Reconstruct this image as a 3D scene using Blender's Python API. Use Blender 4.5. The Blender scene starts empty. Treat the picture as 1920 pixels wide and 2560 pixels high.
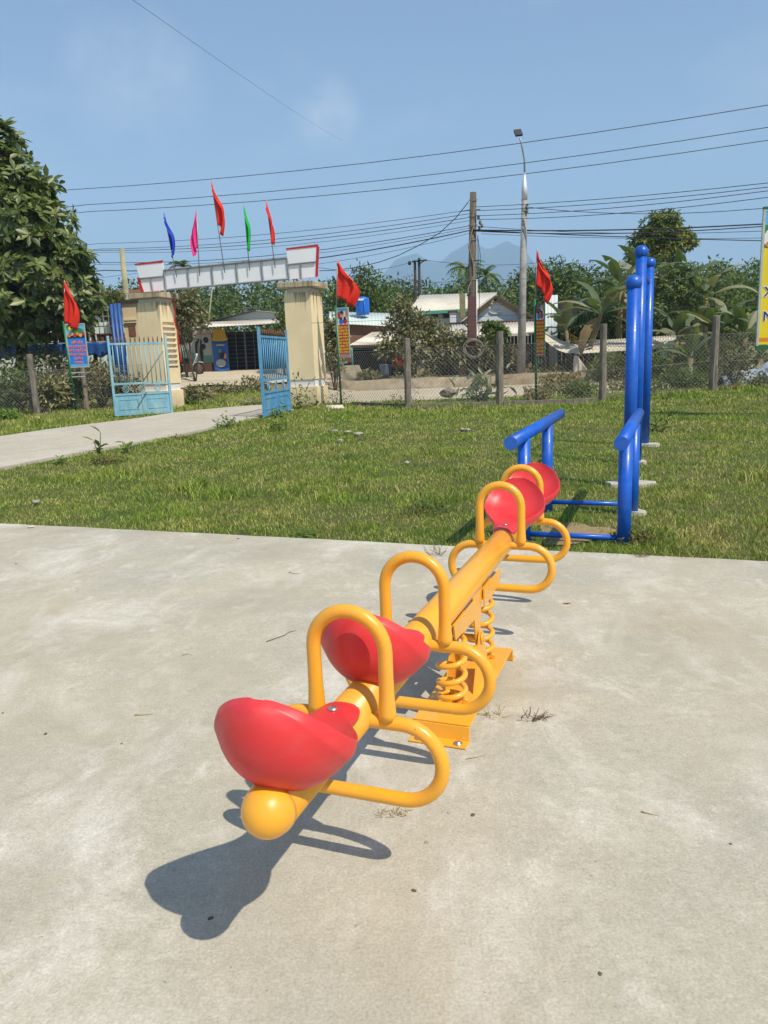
import bpy, bmesh, math, random
import numpy as np
from mathutils import Vector, Matrix, Quaternion
rnd = random.Random(7)
R = math.radians

# ------------------------------------------------------------------ camera, sky, sun, exposure
sc = bpy.context.scene
col = sc.collection
F, CX, CY = 1922.0, 960.0, 1280.0            # focal length and centre in pixels of the 1920 x 2560 photograph
PITCH, ROLL, CAMH = R(11.2), R(2.2), 1.4
c_f = Vector((0, math.cos(PITCH), -math.sin(PITCH)))
_u0 = Vector((0, math.sin(PITCH), math.cos(PITCH)))
_r0 = Vector((1, 0, 0))
c_r = math.cos(ROLL) * _r0 - math.sin(ROLL) * _u0
c_u = math.sin(ROLL) * _r0 + math.cos(ROLL) * _u0
C0 = Vector((0, 0, CAMH))
camd = bpy.data.cameras.new('camera'); cam = bpy.data.objects.new('camera', camd); col.objects.link(cam)
camd.sensor_fit = 'VERTICAL'; camd.sensor_height = 36.0; camd.lens = 36.0 * F / 2560.0
camd.clip_start = 0.05; camd.clip_end = 12000
m3 = Matrix((c_r, c_u, -c_f)).transposed()
cam.matrix_world = Matrix.Translation(C0) @ m3.to_4x4()
sc.camera = cam

SUN = Vector((0.395, -0.44, 0.80)).normalized()
world = bpy.data.worlds.new('World'); sc.world = world; world.use_nodes = True
wn = world.node_tree.nodes; wl = world.node_tree.links; wn.clear()
sky = wn.new('ShaderNodeTexSky'); sky.sky_type = 'NISHITA'; sky.sun_disc = False
sky.sun_elevation = math.asin(SUN.z); sky.sun_rotation = math.atan2(SUN.x, SUN.y)
sky.air_density = 1.25; sky.dust_density = 0.4; sky.ozone_density = 2.4
bg = wn.new('ShaderNodeBackground'); bg.inputs['Strength'].default_value = 0.110
wout = wn.new('ShaderNodeOutputWorld')
wtc = wn.new('ShaderNodeTexCoord'); wmap = wn.new('ShaderNodeMapping'); wmap.inputs['Scale'].default_value = (1.5, 1.5, 3.2)
wmap.inputs['Location'].default_value = (0.35, 0.2, 0.0)
wno = wn.new('ShaderNodeTexNoise'); wno.inputs['Scale'].default_value = 3.4; wno.inputs['Detail'].default_value = 6; wno.inputs['Roughness'].default_value = 0.52
wr = wn.new('ShaderNodeValToRGB'); wr.color_ramp.elements[0].position = 0.50; wr.color_ramp.elements[1].position = 0.78
wr.color_ramp.elements[0].color = (0, 0, 0, 1); wr.color_ramp.elements[1].color = (0.20, 0.20, 0.20, 1)
wmix = wn.new('ShaderNodeMixRGB'); wmix.inputs[2].default_value = (7.0, 7.4, 8.0, 1)
wl.new(wtc.outputs['Generated'], wmap.inputs['Vector']); wl.new(wmap.outputs[0], wno.inputs['Vector'])
wl.new(wno.outputs['Fac'], wr.inputs['Fac'])
# thin cloud: the general wisps plus three small fair-weather puffs
wn2 = wn.new('ShaderNodeTexNoise'); wn2.inputs['Scale'].default_value = 9.0; wn2.inputs['Detail'].default_value = 7; wn2.inputs['Roughness'].default_value = 0.55
wl.new(wtc.outputs['Generated'], wn2.inputs['Vector']); wlast = wr.outputs['Color']
for (vx, vy, vz), r_in, r_out, amp in (((-.255, .918, .304), 1.0, 5.2, .52), ((-.049, .958, .282), .3, 2.6, .80), ((.003, .989, .149), .6, 4.2, .34)):
    dt = wn.new('ShaderNodeVectorMath'); dt.operation = 'DOT_PRODUCT'; vv = Vector((vx, vy, vz)).normalized(); dt.inputs[1].default_value = vv; wl.new(wtc.outputs['Generated'], dt.inputs[0])
    mr = wn.new('ShaderNodeMapRange'); mr.interpolation_type = 'SMOOTHSTEP'; mr.inputs['From Min'].default_value = math.cos(R(r_out)); mr.inputs['From Max'].default_value = math.cos(R(r_in)); wl.new(dt.outputs['Value'], mr.inputs['Value'])
    n2 = wn.new('ShaderNodeMapRange'); n2.inputs['From Min'].default_value = .36; n2.inputs['From Max'].default_value = .68; n2.inputs['To Max'].default_value = amp; wl.new(wn2.outputs['Fac'], n2.inputs['Value'])
    mu = wn.new('ShaderNodeMath'); mu.operation = 'MULTIPLY'; wl.new(mr.outputs[0], mu.inputs[0]); wl.new(n2.outputs[0], mu.inputs[1])
    ad = wn.new('ShaderNodeMath'); ad.operation = 'ADD'; ad.use_clamp = True; wl.new(wlast, ad.inputs[0]); wl.new(mu.outputs[0], ad.inputs[1]); wlast = ad.outputs[0]
wl.new(wlast, wmix.inputs['Fac'])
wl.new(sky.outputs[0], wmix.inputs[1]); wl.new(wmix.outputs[0], bg.inputs['Color']); wl.new(bg.outputs[0], wout.inputs['Surface'])

sd = bpy.data.lights.new('sun', 'SUN'); sd.energy = 5.0; sd.angle = R(0.53); sd.color = (1.0, 0.915, 0.79)
so = bpy.data.objects.new('sun', sd); col.objects.link(so)
so.rotation_euler = SUN.to_track_quat('Z', 'Y').to_euler(); so.location = (6, -7, 14)

sc.view_settings.view_transform = 'Standard'; sc.view_settings.look = 'None'
sc.view_settings.gamma = 1.0; sc.view_settings.exposure = 0.27; sc.view_settings.use_curve_mapping = False
sc.render.engine = 'CYCLES'
sc.cycles.max_bounces = 6; sc.cycles.diffuse_bounces = 3; sc.cycles.glossy_bounces = 3
sc.cycles.transmission_bounces = 4; sc.cycles.transparent_max_bounces = 8; sc.cycles.volume_bounces = 1
sc.cycles.use_denoising = True

# ------------------------------------------------------------------ measuring helpers (a pixel of the photograph and a depth give a real point)
def ray(px, py): return c_f + c_r * ((px - CX) / F) - c_u * ((py - CY) / F)
def G(px, py, z=0.0):
    d = ray(px, py); return C0 + d * ((z - CAMH) / d.z)
def at(px, py, Y):
    d = ray(px, py); return C0 + d * (Y / d.y)
def inplane(px, py, p0, nrm):
    d = ray(px, py); return C0 + d * ((p0 - C0).dot(nrm) / d.dot(nrm))

def ss(a, b, x):
    t = min(1, max(0, (x - a) / (b - a))); return t * t * (3 - 2 * t)

# ------------------------------------------------------------------ mesh helpers
class MB:
    def __init__(s): s.v = []; s.f = []; s.sm = []
    def add(s, vs, fs, smooth=False):
        b = len(s.v); s.v += [Vector(p) for p in vs]
        for f in fs: s.f.append([b + i for i in f]); s.sm.append(smooth)
        return s
    def box(s, c, size, rz=0.0, M=None):
        x, y, z = size[0] / 2, size[1] / 2, size[2] / 2
        vs = [Vector((a, b, e)) for e in (-z, z) for a, b in ((-x, -y), (x, -y), (x, y), (-x, y))]
        m = M if M is not None else Matrix.Rotation(rz, 3, 'Z')
        return s.add([m @ p + Vector(c) for p in vs], [(3, 2, 1, 0), (4, 5, 6, 7), (0, 1, 5, 4), (1, 2, 6, 5), (2, 3, 7, 6), (3, 0, 4, 7)])
    def prism(s, poly, off):            # poly: 3D points in a plane, off: extrusion vector
        n = len(poly); off = Vector(off); a = [Vector(p) for p in poly]
        vs = a + [p + off for p in a]
        return s.add(vs, [tuple(range(n))[::-1], tuple(range(n, 2 * n))] + [(i, (i + 1) % n, n + (i + 1) % n, n + i) for i in range(n)])
    def tube(s, pts, r, n=8, caps=True, closed=False, smooth=True):
        pts = [Vector(p) for p in pts]; k = len(pts); rs = r if isinstance(r, (list, tuple)) else [r] * k
        vs = []; N = None
        for i, p in enumerate(pts):
            if closed: t = pts[(i + 1) % k] - pts[i - 1]
            else: t = pts[min(i + 1, k - 1)] - pts[max(i - 1, 0)]
            t.normalize()
            if N is None:
                a = Vector((0, 0, 1)) if abs(t.z) < 0.9 else Vector((1, 0, 0)); N = (a - t * a.dot(t)).normalized()
            else:
                N = N - t * N.dot(t)
                N = N.normalized() if N.length > 1e-6 else Vector((1, 0, 0))
            B = t.cross(N)
            for j in range(n):
                a = 2 * math.pi * j / n; vs.append(p + (N * math.cos(a) + B * math.sin(a)) * rs[i])
        fs = []
        for i in range(k if closed else k - 1):
            i2 = (i + 1) % k
            for j in range(n):
                j2 = (j + 1) % n; fs.append((i * n + j, i * n + j2, i2 * n + j2, i2 * n + j))
        b = len(s.v); s.add(vs, fs, smooth)
        if caps and not closed:
            s.f.append([b + j for j in range(n)][::-1]); s.sm.append(False)
            s.f.append([b + (k - 1) * n + j for j in range(n)]); s.sm.append(False)
        return s
    def lathe(s, prof, c=(0, 0, 0), n=20, axis='Z', smooth=True, M=None):   # prof: (radius, height)
        vs = []; c = Vector(c)
        for r, h in prof:
            for j in range(n):
                a = 2 * math.pi * j / n; p = Vector((r * math.cos(a), r * math.sin(a), h))
                vs.append((M @ p if M is not None else p) + c)
        fs = [(i * n + j, i * n + (j + 1) % n, (i + 1) * n + (j + 1) % n, (i + 1) * n + j) for i in range(len(prof) - 1) for j in range(n)]
        b = len(s.v); s.add(vs, fs, smooth)
        s.f.append([b + j for j in range(n)][::-1]); s.sm.append(smooth)
        s.f.append([b + (len(prof) - 1) * n + j for j in range(n)]); s.sm.append(smooth)
        return s
    def grid(s, fn, nu, nv, smooth=True):
        vs = [fn(i / nu, j / nv) for i in range(nu + 1) for j in range(nv + 1)]
        w = nv + 1
        return s.add(vs, [(i * w + j, (i + 1) * w + j, (i + 1) * w + j + 1, i * w + j + 1) for i in range(nu) for j in range(nv)], smooth)
    def mesh(s, name, mat, origin=(0, 0, 0)):
        o = Vector(origin); me = bpy.data.meshes.new(name)
        me.from_pydata([tuple(p - o) for p in s.v], [], s.f)
        me.polygons.foreach_set('use_smooth', s.sm)
        me.materials.append(mat); me.update(); return me
    def build(s, name, mat, parent=None, loc=None):
        base = Vector(parent.get('_base', (0, 0, 0))) if parent is not None else Vector(loc or (0, 0, 0))
        me = s.mesh(name, mat, base)
        return link(name, me, parent, None if parent is not None else base)

def link(name, me, parent=None, loc=None):
    o = bpy.data.objects.new(name, me); col.objects.link(o)
    if parent is not None:
        o.parent = parent; o['_base'] = parent.get('_base', (0, 0, 0))
    elif loc is not None:
        o.location = loc; o['_base'] = tuple(loc)
    return o
def thing(name, label, cat, base, group=None):
    o = bpy.data.objects.new(name, None); col.objects.link(o); o.empty_display_size = 0.2
    o.location = base; o['_base'] = tuple(base); o['label'] = label; o['category'] = cat
    if group: o['group'] = group
    return o
def tag(o, label, cat, group=None):
    o['label'] = label; o['category'] = cat
    if group: o['group'] = group
    return o
def struct(o): o['kind'] = 'structure'; return o
def stuff(o): o['kind'] = 'stuff'; return o

def np_mesh(name, V, faces, mat, smooth=False):
    """V (N,3), faces (M,k) arrays of one k"""
    me = bpy.data.meshes.new(name); M, k = faces.shape
    me.vertices.add(len(V)); me.vertices.foreach_set('co', np.asarray(V, np.float32).ravel())
    me.loops.add(M * k); me.loops.foreach_set('vertex_index', faces.astype(np.int32).ravel())
    me.polygons.add(M); me.polygons.foreach_set('loop_start', np.arange(0, M * k, k, dtype=np.int32))
    me.polygons.foreach_set('loop_total', np.full(M, k, np.int32))
    me.polygons.foreach_set('use_smooth', np.full(M, smooth, bool))
    me.materials.append(mat); me.update(calc_edges=True); me.validate(); return me

# ------------------------------------------------------------------ materials
def nodes(name):
    m = bpy.data.materials.new(name); m.use_nodes = True; nt = m.node_tree; nt.nodes.clear()
    out = nt.nodes.new('ShaderNodeOutputMaterial'); b = nt.nodes.new('ShaderNodeBsdfPrincipled')
    nt.links.new(b.outputs[0], out.inputs['Surface']); return m, nt, b, out
def noise(nt, vec, scale, detail=4, rough=0.55, dist=0.0):
    n = nt.nodes.new('ShaderNodeTexNoise'); n.inputs['Scale'].default_value = scale
    n.inputs['Detail'].default_value = detail; n.inputs['Roughness'].default_value = rough; n.inputs['Distortion'].default_value = dist
    if vec is not None: nt.links.new(vec, n.inputs['Vector'])
    return n.outputs['Fac']
def ramp(nt, fac, stops):
    r = nt.nodes.new('ShaderNodeValToRGB'); e = r.color_ramp.elements
    while len(e) < len(stops): e.new(0.5)
    for i, (p, c) in enumerate(stops):
        e[i].position = p; e[i].color = (*c, 1) if len(c) == 3 else c
    nt.links.new(fac, r.inputs['Fac']); return r.outputs['Color']
def mixc(nt, fac, a, b, mode='MIX'):
    n = nt.nodes.new('ShaderNodeMixRGB'); n.blend_type = mode
    for i, x in ((0, fac), (1, a), (2, b)):
        if hasattr(x, 'is_output'): nt.links.new(x, n.inputs[i])
        else: n.inputs[i].default_value = x if i == 0 else ((*x, 1) if len(x) == 3 else x)
    return n.outputs[0]
def pos(nt, kind='Object'):
    if kind == 'World': return nt.nodes.new('ShaderNodeNewGeometry').outputs['Position']
    return nt.nodes.new('ShaderNodeTexCoord').outputs['Object']
def bump(nt, b, h, strength, dist=0.01):
    n = nt.nodes.new('ShaderNodeBump'); n.inputs['Strength'].default_value = strength; n.inputs['Distance'].default_value = dist
    nt.links.new(h, n.inputs['Height']); nt.links.new(n.outputs[0], b.inputs['Normal'])
def stretch(nt, vec, sc_):
    n = nt.nodes.new('ShaderNodeMapping'); n.inputs['Scale'].default_value = sc_; nt.links.new(vec, n.inputs['Vector']); return n.outputs[0]

def mat(name, c, rough=0.6, vary=0.15, scale=6.0, metallic=0.0, c2=None, spots=0.5, bmp=0.0, spec=0.5, stretchv=None, coat=0.0, chips=0.0):
    m, nt, b, out = nodes(name); v = pos(nt, 'World')
    if stretchv: v = stretch(nt, v, stretchv)
    f = noise(nt, v, scale, 6, 0.6)
    c = Vector(c[:3]); dark = tuple(c * (1 - vary)); lite = tuple(c * (1 + vary))
    colr = ramp(nt, f, [(0.3, dark), (0.7, lite)])
    if c2 is not None:
        f2 = noise(nt, v, scale * 0.4, 8, 0.65)
        colr = mixc(nt, ramp(nt, f2, [(spots - 0.08, (0, 0, 0)), (spots + 0.12, (1, 1, 1))]), colr, c2)
    nt.links.new(colr, b.inputs['Base Color'])
    b.inputs['Roughness'].default_value = rough; b.inputs['Metallic'].default_value = metallic
    b.inputs['Specular IOR Level'].default_value = spec; b.inputs['Coat Weight'].default_value = coat
    if chips:
        ch = ramp(nt, noise(nt, v, 42, 4, 0.6), [(chips, (1, 1, 1)), (chips + .02, (0, 0, 0))])
        ds = ramp(nt, noise(nt, stretch(nt, v, (1, 1, 2.5)), 7, 8, 0.7), [(0.48, (0, 0, 0)), (0.75, (.34, .34, .34))])
        c3 = mixc(nt, ds, colr, tuple(Vector(c) * .72 + Vector((.12, .105, .085)))); c3 = mixc(nt, ch, c3, tuple(c * .45))
        nt.links.new(c3, b.inputs['Base Color']); nt.links.new(ramp(nt, noise(nt, v, 9, 7, .7), [(.35, (rough * .8,) * 3), (.7, (min(1, rough * 1.5),) * 3)]), b.inputs['Roughness'])
    if bmp: bump(nt, b, noise(nt, v, scale * 6, 6, 0.6), bmp)
    return m

def leaf_mat(name, a, b_, c, trans=0.35, rough=0.5, patch=0.6, spec=0.4):
    m, nt, b, out = nodes(name)
    g = nt.nodes.new('ShaderNodeNewGeometry')
    r1 = ramp(nt, g.outputs['Random Per Island'], [(0.0, a), (0.5, b_), (1.0, c)])
    f = noise(nt, g.outputs['Position'], patch, 3, 0.5)
    dk = mixc(nt, 0.5, r1, a, 'MIX')
    cc = mixc(nt, ramp(nt, f, [(0.35, (0, 0, 0)), (0.65, (1, 1, 1))]), dk, r1)
    nt.links.new(cc, b.inputs['Base Color']); b.inputs['Roughness'].default_value = rough
    b.inputs['Specular IOR Level'].default_value = spec
    tr = nt.nodes.new('ShaderNodeBsdfTranslucent')
    nt.links.new(mixc(nt, 1.0, cc, (1.1, 1.25, 0.5), 'MULTIPLY'), tr.inputs['Color'])
    mx = nt.nodes.new('ShaderNodeMixShader'); mx.inputs[0].default_value = trans
    nt.links.new(b.outputs[0], mx.inputs[1]); nt.links.new(tr.outputs[0], mx.inputs[2]); nt.links.new(mx.outputs[0], out.inputs['Surface'])
    return m

M = {}
M['yellow'] = mat('yellow_paint', (0.84, 0.385, 0.024), 0.30, 0.05, 5, coat=0.25, c2=(0.83, 0.42, 0.06), spots=0.62, chips=0.26)
M['red_plastic'] = mat('red_plastic', (0.68, 0.036, 0.040), 0.38, 0.05, 8, spec=0.45, c2=(0.66, 0.05, 0.055), spots=0.6, chips=0.22)
M['blue_paint'] = mat('blue_paint', (0.0005, 0.092, 0.50), 0.36, 0.08, 4, coat=0.08, c2=(0.002, 0.11, 0.53), spots=.6, chips=0.26)
M['steel'] = mat('zinc_steel', (0.45, 0.44, 0.42), 0.42, 0.15, 20, metallic=0.8)
M['galv'] = mat('galvanised_steel', (0.34, 0.35, 0.36), 0.5, 0.15, 8, metallic=0.55)
M['bolt'] = mat('bolt_steel', (0.55, 0.53, 0.5), 0.35, 0.15, 40, metallic=0.9)

def concrete(name, cool, tan, pale, dirt, s=1.0):
    m, nt, b, out = nodes(name); v = pos(nt, 'World')
    rot = nt.nodes.new('ShaderNodeMapping'); rot.inputs['Rotation'].default_value = (0, 0, R(21)); rot.inputs['Scale'].default_value = (1.15 * s, 0.75 * s, 1)
    nt.links.new(v, rot.inputs['Vector']); vs = rot.outputs[0]
    hue = noise(nt, v, 0.8 * s, 8, 0.62, 0.4); patch = noise(nt, vs, 1.5, 11, 0.68, 0.6); patch2 = noise(nt, vs, 4.6, 9, 0.7, 0.5)
    mott = noise(nt, v, 9 * s, 9, 0.72); mf = noise(nt, v, 34 * s, 7, 0.75); fine = noise(nt, v, 120 * s, 4, 0.75)
    c = mixc(nt, ramp(nt, hue, [(0.38, (0, 0, 0)), (0.62, (1, 1, 1))]), cool, tan)
    c = mixc(nt, ramp(nt, patch, [(0.49, (0, 0, 0)), (0.72, (0.78, 0.78, 0.78))]), c, pale)
    c = mixc(nt, ramp(nt, patch2, [(0.55, (0, 0, 0)), (0.70, (0.55, 0.55, 0.55))]), c, pale)
    dmask = mixc(nt, 1.0, ramp(nt, noise(nt, v, 0.9 * s, 9, 0.68, 0.5), [(0.48, (0, 0, 0)), (0.70, (0.85, 0.85, 0.85))]), ramp(nt, mf, [(0.40, (0.05, 0.05, 0.05)), (0.60, (1, 1, 1))]), 'MULTIPLY')
    c = mixc(nt, dmask, c, dirt)
    for f_, lo, hi in ((mott, 0.90, 1.07), (mf, 0.82, 1.13), (fine, 0.74, 1.20)):
        c = mixc(nt, 1.0, c, ramp(nt, f_, [(0.28, (lo, lo, lo * .985)), (0.72, (hi, hi, hi))]), 'MULTIPLY')
    sp = ramp(nt, noise(nt, v, 210 * s, 2, 0.5), [(0.235, (0.66, 0.62, 0.56)), (0.28, (1, 1, 1))])
    c = mixc(nt, 1.0, c, sp, 'MULTIPLY')
    nt.links.new(c, b.inputs['Base Color']); b.inputs['Roughness'].default_value = 0.9; b.inputs['Specular IOR Level'].default_value = 0.25
    h = mixc(nt, 0.5, fine, mf)
    bump(nt, b, h, 0.5, 0.004)
    return m
M['slab'] = concrete('slab_concrete', (0.445, 0.418, 0.34), (0.51, 0.46, 0.355), (0.72, 0.685, 0.605), (0.345, 0.29, 0.195))
M['path'] = concrete('path_concrete', (0.47, 0.43, 0.35), (0.52, 0.46, 0.36), (0.60, 0.56, 0.48), (0.40, 0.34, 0.24), 0.6)
M['old_concrete'] = mat('weathered_concrete', (0.20, 0.175, 0.135), 0.92, 0.35, 5, c2=(0.085, 0.075, 0.06), spots=0.58, bmp=0.5, stretchv=(3, 3, 0.8))
M['kerb'] = mat('kerb_concrete', (0.46, 0.39, 0.28), 0.95, 0.2, 2.5, c2=(0.30, 0.225, 0.13), spots=0.55, bmp=0.4)
M['footing'] = mat('footing_concrete', (0.50, 0.46, 0.38), 0.95, 0.15, 9, c2=(0.36, 0.32, 0.24), spots=0.55, bmp=0.6)

# lawn soil
def soil(name, a, b_, c, s=1.0):
    m, nt, b, out = nodes(name); v = pos(nt, 'World')
    f = noise(nt, v, 0.7 * s, 8, 0.65); g = noise(nt, v, 14 * s, 6, 0.7)
    cc = mixc(nt, ramp(nt, f, [(0.42, (0, 0, 0)), (0.62, (1, 1, 1))]), a, b_)
    cc = mixc(nt, ramp(nt, g, [(0.45, (0, 0, 0)), (0.7, (1, 1, 1))]), cc, c)
    nt.links.new(cc, b.inputs['Base Color']); b.inputs['Roughness'].default_value = 0.95; b.inputs['Specular IOR Level'].default_value = 0.2
    bump(nt, b, g, 0.6, 0.03); return m
M['lawn_soil'] = soil('lawn_soil', (0.085, 0.10, 0.032), (0.15, 0.125, 0.055), (0.055, 0.075, 0.022))
M['dirt'] = soil('pale_dirt', (0.50, 0.43, 0.31), (0.42, 0.35, 0.23), (0.56, 0.48, 0.35), 0.6)
M['bare'] = soil('bare_earth', (0.34, 0.245, 0.12), (0.27, 0.20, 0.10), (0.38, 0.29, 0.16), 4)
M['verge'] = soil('verge_earth', (0.20, 0.17, 0.085), (0.13, 0.13, 0.05), (0.26, 0.21, 0.12), 0.8)
M['hillside'] = soil('hillside', (0.03, 0.05, 0.015), (0.05, 0.075, 0.02), (0.02, 0.035, 0.01), 0.2)
M['mountain'] = mat('mountain_forest', (0.05, 0.075, 0.035), 1.0, 0.3, 0.004)

def grass_mat():
    m, nt, b, out = nodes('grass_blades'); g = nt.nodes.new('ShaderNodeNewGeometry')
    f = noise(nt, g.outputs['Position'], 0.55, 5, 0.6, 0.3); f2 = noise(nt, g.outputs['Position'], 3.0, 5, 0.6)
    lush = ramp(nt, g.outputs['Random Per Island'], [(0.0, (0.080, 0.14, 0.016)), (0.45, (0.195, 0.30, 0.034)), (0.82, (0.32, 0.42, 0.06)), (1.0, (0.55, 0.48, 0.20))])
    dry = ramp(nt, g.outputs['Random Per Island'], [(0.0, (0.15, 0.17, 0.028)), (0.5, (0.33, 0.335, 0.07)), (0.75, (0.50, 0.44, 0.16)), (1.0, (0.66, 0.55, 0.30))])
    fm = mixc(nt, 0.45, f, f2)
    c = mixc(nt, ramp(nt, fm, [(0.47, (0, 0, 0)), (0.60, (1, 1, 1))]), lush, dry)
    c = mixc(nt, 1.0, c, ramp(nt, noise(nt, g.outputs['Position'], 1.7, 5, 0.6, 0.4), [(0.36, (0.84, 0.90, 0.80)), (0.60, (1.34, 1.30, 1.22))]), 'MULTIPLY')
    nt.links.new(c, b.inputs['Base Color']); b.inputs['Roughness'].default_value = 0.5; b.inputs['Specular IOR Level'].default_value = 0.35
    tr = nt.nodes.new('ShaderNodeBsdfTranslucent'); nt.links.new(c, tr.inputs['Color'])
    mx = nt.nodes.new('ShaderNodeMixShader'); mx.inputs[0].default_value = 0.35
    nt.links.new(b.outputs[0], mx.inputs[1]); nt.links.new(tr.outputs[0], mx.inputs[2]); nt.links.new(mx.outputs[0], out.inputs['Surface'])
    return m
M['grass'] = grass_mat()
M['leaf_tree'] = leaf_mat('broad_leaf', (0.038, 0.066, 0.013), (0.14, 0.185, 0.036), (0.29, 0.32, 0.105), 0.26, 0.42, 0.5, 0.5)
M['leaf_dusty'] = leaf_mat('dusty_leaf', (0.09, 0.095, 0.032), (0.25, 0.235, 0.11), (0.46, 0.42, 0.25), 0.2, 0.65, 0.8, 0.3)
M['leaf_green'] = leaf_mat('green_leaf', (0.05, 0.085, 0.02), (0.12, 0.175, 0.035), (0.24, 0.28, 0.08), 0.3, 0.55, 0.8, 0.35)
M['leaf_bright'] = leaf_mat('bright_leaf', (0.08, 0.15, 0.02), (0.15, 0.25, 0.035), (0.24, 0.34, 0.06), 0.35, 0.5, 0.8, 0.35)
M['leaf_forest'] = leaf_mat('forest_leaf', (0.040, 0.070, 0.012), (0.11, 0.165, 0.026), (0.21, 0.27, 0.055), 0.25, 0.6, 0.12, 0.3)
M['leaf_yellow'] = leaf_mat('yellowing_leaf', (0.06, 0.105, 0.02), (0.15, 0.185, 0.03), (0.40, 0.34, 0.05), 0.35, 0.5, 0.5, 0.35)
M['weed_dark'] = leaf_mat('reddish_weed', (0.07, 0.06, 0.022), (0.16, 0.13, 0.05), (0.20, 0.21, 0.06), 0.25, 0.6, 3.0, 0.3)
M['weed_dry'] = leaf_mat('dry_weed', (0.22, 0.17, 0.08), (0.32, 0.27, 0.12), (0.25, 0.25, 0.09), 0.2, 0.7, 3.0, 0.2)
M['banana'] = leaf_mat('banana_leaf', (0.075, 0.11, 0.04), (0.155, 0.20, 0.085), (0.28, 0.31, 0.165), 0.3, 0.42, 0.9, 0.5)
M['banana_dry'] = leaf_mat('dry_banana_leaf', (0.16, 0.11, 0.05), (0.30, 0.22, 0.11), (0.38, 0.31, 0.18), 0.25, 0.7, 0.9, 0.2)
M['banana_pale'] = leaf_mat('dusty_banana_leaf', (0.22, 0.22, 0.12), (0.33, 0.32, 0.20), (0.42, 0.40, 0.27), 0.25, 0.6, 0.9, 0.3)
M['bark'] = mat('bark', (0.10, 0.08, 0.055), 0.95, 0.35, 6, bmp=0.7, stretchv=(3, 3, 0.5))
M['dark_bark'] = mat('dark_bark', (0.045, 0.036, 0.026), 0.95, 0.35, 6, bmp=0.7, stretchv=(3, 3, 0.5))

# ------------------------------------------------------------------ terrain
AZ = R(21.0)
D2 = Vector((math.sin(AZ), math.cos(AZ), 0)); N2 = Vector((math.cos(AZ), -math.sin(AZ), 0))   # along the seesaw / to its right
def gz(x, y):
    z = 0.20 * ss(5.5, 9.5, x) * ss(17, 22, y) * (1 - ss(23.0, 25, y))
    z += 0.06 * ss(-8, -11, x) * ss(19, 24, y) * (1 - ss(30, 34, y))
    left = 1 - ss(-3.5, -1.0, x)
    za = 0.5 * ss(36.6, 37.3, y) + 0.55 * ss(42.5, 47, y)
    zb = 0.25 * ss(29, 33, y) + 0.35 * ss(34, 38, y) + 0.45 * ss(39, 43.0, y)
    z += left * zb + (1 - left) * za
    z += 0.055 * max(0, y - 62) * (1 - 0.5 * ss(150, 260, y))
    return z
E0 = G(0, 1130 * 1.1573); E1 = G(1919, 1213 * 1.1573)            # far edge of the playground slab
ed = (E1 - E0).normalized(); en = Vector((ed.y, -ed.x, 0)) if Vector((ed.y, -ed.x, 0)).y < 0 else Vector((-ed.y, ed.x, 0))
def slab_s(x, y): return (Vector((x, y, 0)) - E0).dot(en)        # > 0 on the slab
mb = MB(); top = []
NE = 160; r2 = random.Random(3); jit = 0
for i in range(NE + 1):
    p = E0 + ed * (-12 + 32 * i / NE)
    jit = 0.7 * jit + r2.uniform(-0.008, 0.008)
    top.append(p + en * jit)
back = [E0 + ed * 20 + en * 14, E0 + ed * -12 + en * 14]
poly = top + back
mb.prism([p + Vector((0, 0, -0.14)) for p in poly], (0, 0, 0.14))
slab = struct(mb.build('playground_slab', M['slab']))

# path to the gate
lowe = [(-260, 1240), (-130, 1207), (0, 1173), (116, 1149), (230, 1128), (347, 1107), (463, 1086), (579, 1059), (650, 1044), (735, 1026)]
upp = [(-260, 1115), (-130, 1104), (0, 1093), (116, 1076), (230, 1061), (347, 1047), (434, 1033), (520, 1024), (600, 1017), (680, 1012)]
PL = [G(*p) for p in lowe]; PU = [G(*p) for p in upp]
mb = MB()
pp = PL + PU[::-1]
mb.prism([p + Vector((0, 0, -0.1)) for p in pp], (0, 0, 0.125))
struct(mb.build('garden_path', M['path']))
def in_poly(x, y, poly):
    c = False; n = len(poly); j = n - 1
    for i in range(n):
        a, b = poly[i], poly[j]
        if (a.y > y) != (b.y > y) and x < (b.x - a.x) * (y - a.y) / (b.y - a.y) + a.x: c = not c
        j = i
    return c

# lawn sheet (stops under the slab edge), terrain beyond the fence, far ground
mb = MB()
def lawn_fn(u, v):
    x = -26 + 52 * u; y = 2.0 + 23.0 * v
    return Vector((x, y, gz(x, y) - (0.16 if slab_s(x, y) > 0.12 else 0.03)))
mb.grid(lawn_fn, 104, 60); struct(mb.build('lawn_ground', M['lawn_soil']))
mb = MB()
def back_fn(u, v):
    x = -70 + 140 * u; y = 25.0 + 55 * v
    return Vector((x, y, gz(x, y) - 0.03))
mb.grid(back_fn, 140, 110); struct(mb.build('verge_ground', M['verge']))
mb = MB()
def far_fn(u, v):
    x = (-1 + 2 * u) * 420; y = 80 + 520 * v * v
    return Vector((x, y, gz(x, y) - 0.03))
mb.grid(far_fn, 40, 30); struct(mb.build('forest_floor_terrain', M['hillside']))
mb = MB(); mb.add([(-6000, -400, -0.35), (6000, -400, -0.35), (6000, 5500, -0.35), (-6000, 5500, -0.35)], [(0, 1, 2, 3)])
struct(mb.build('far_ground', M['hillside']))
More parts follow.
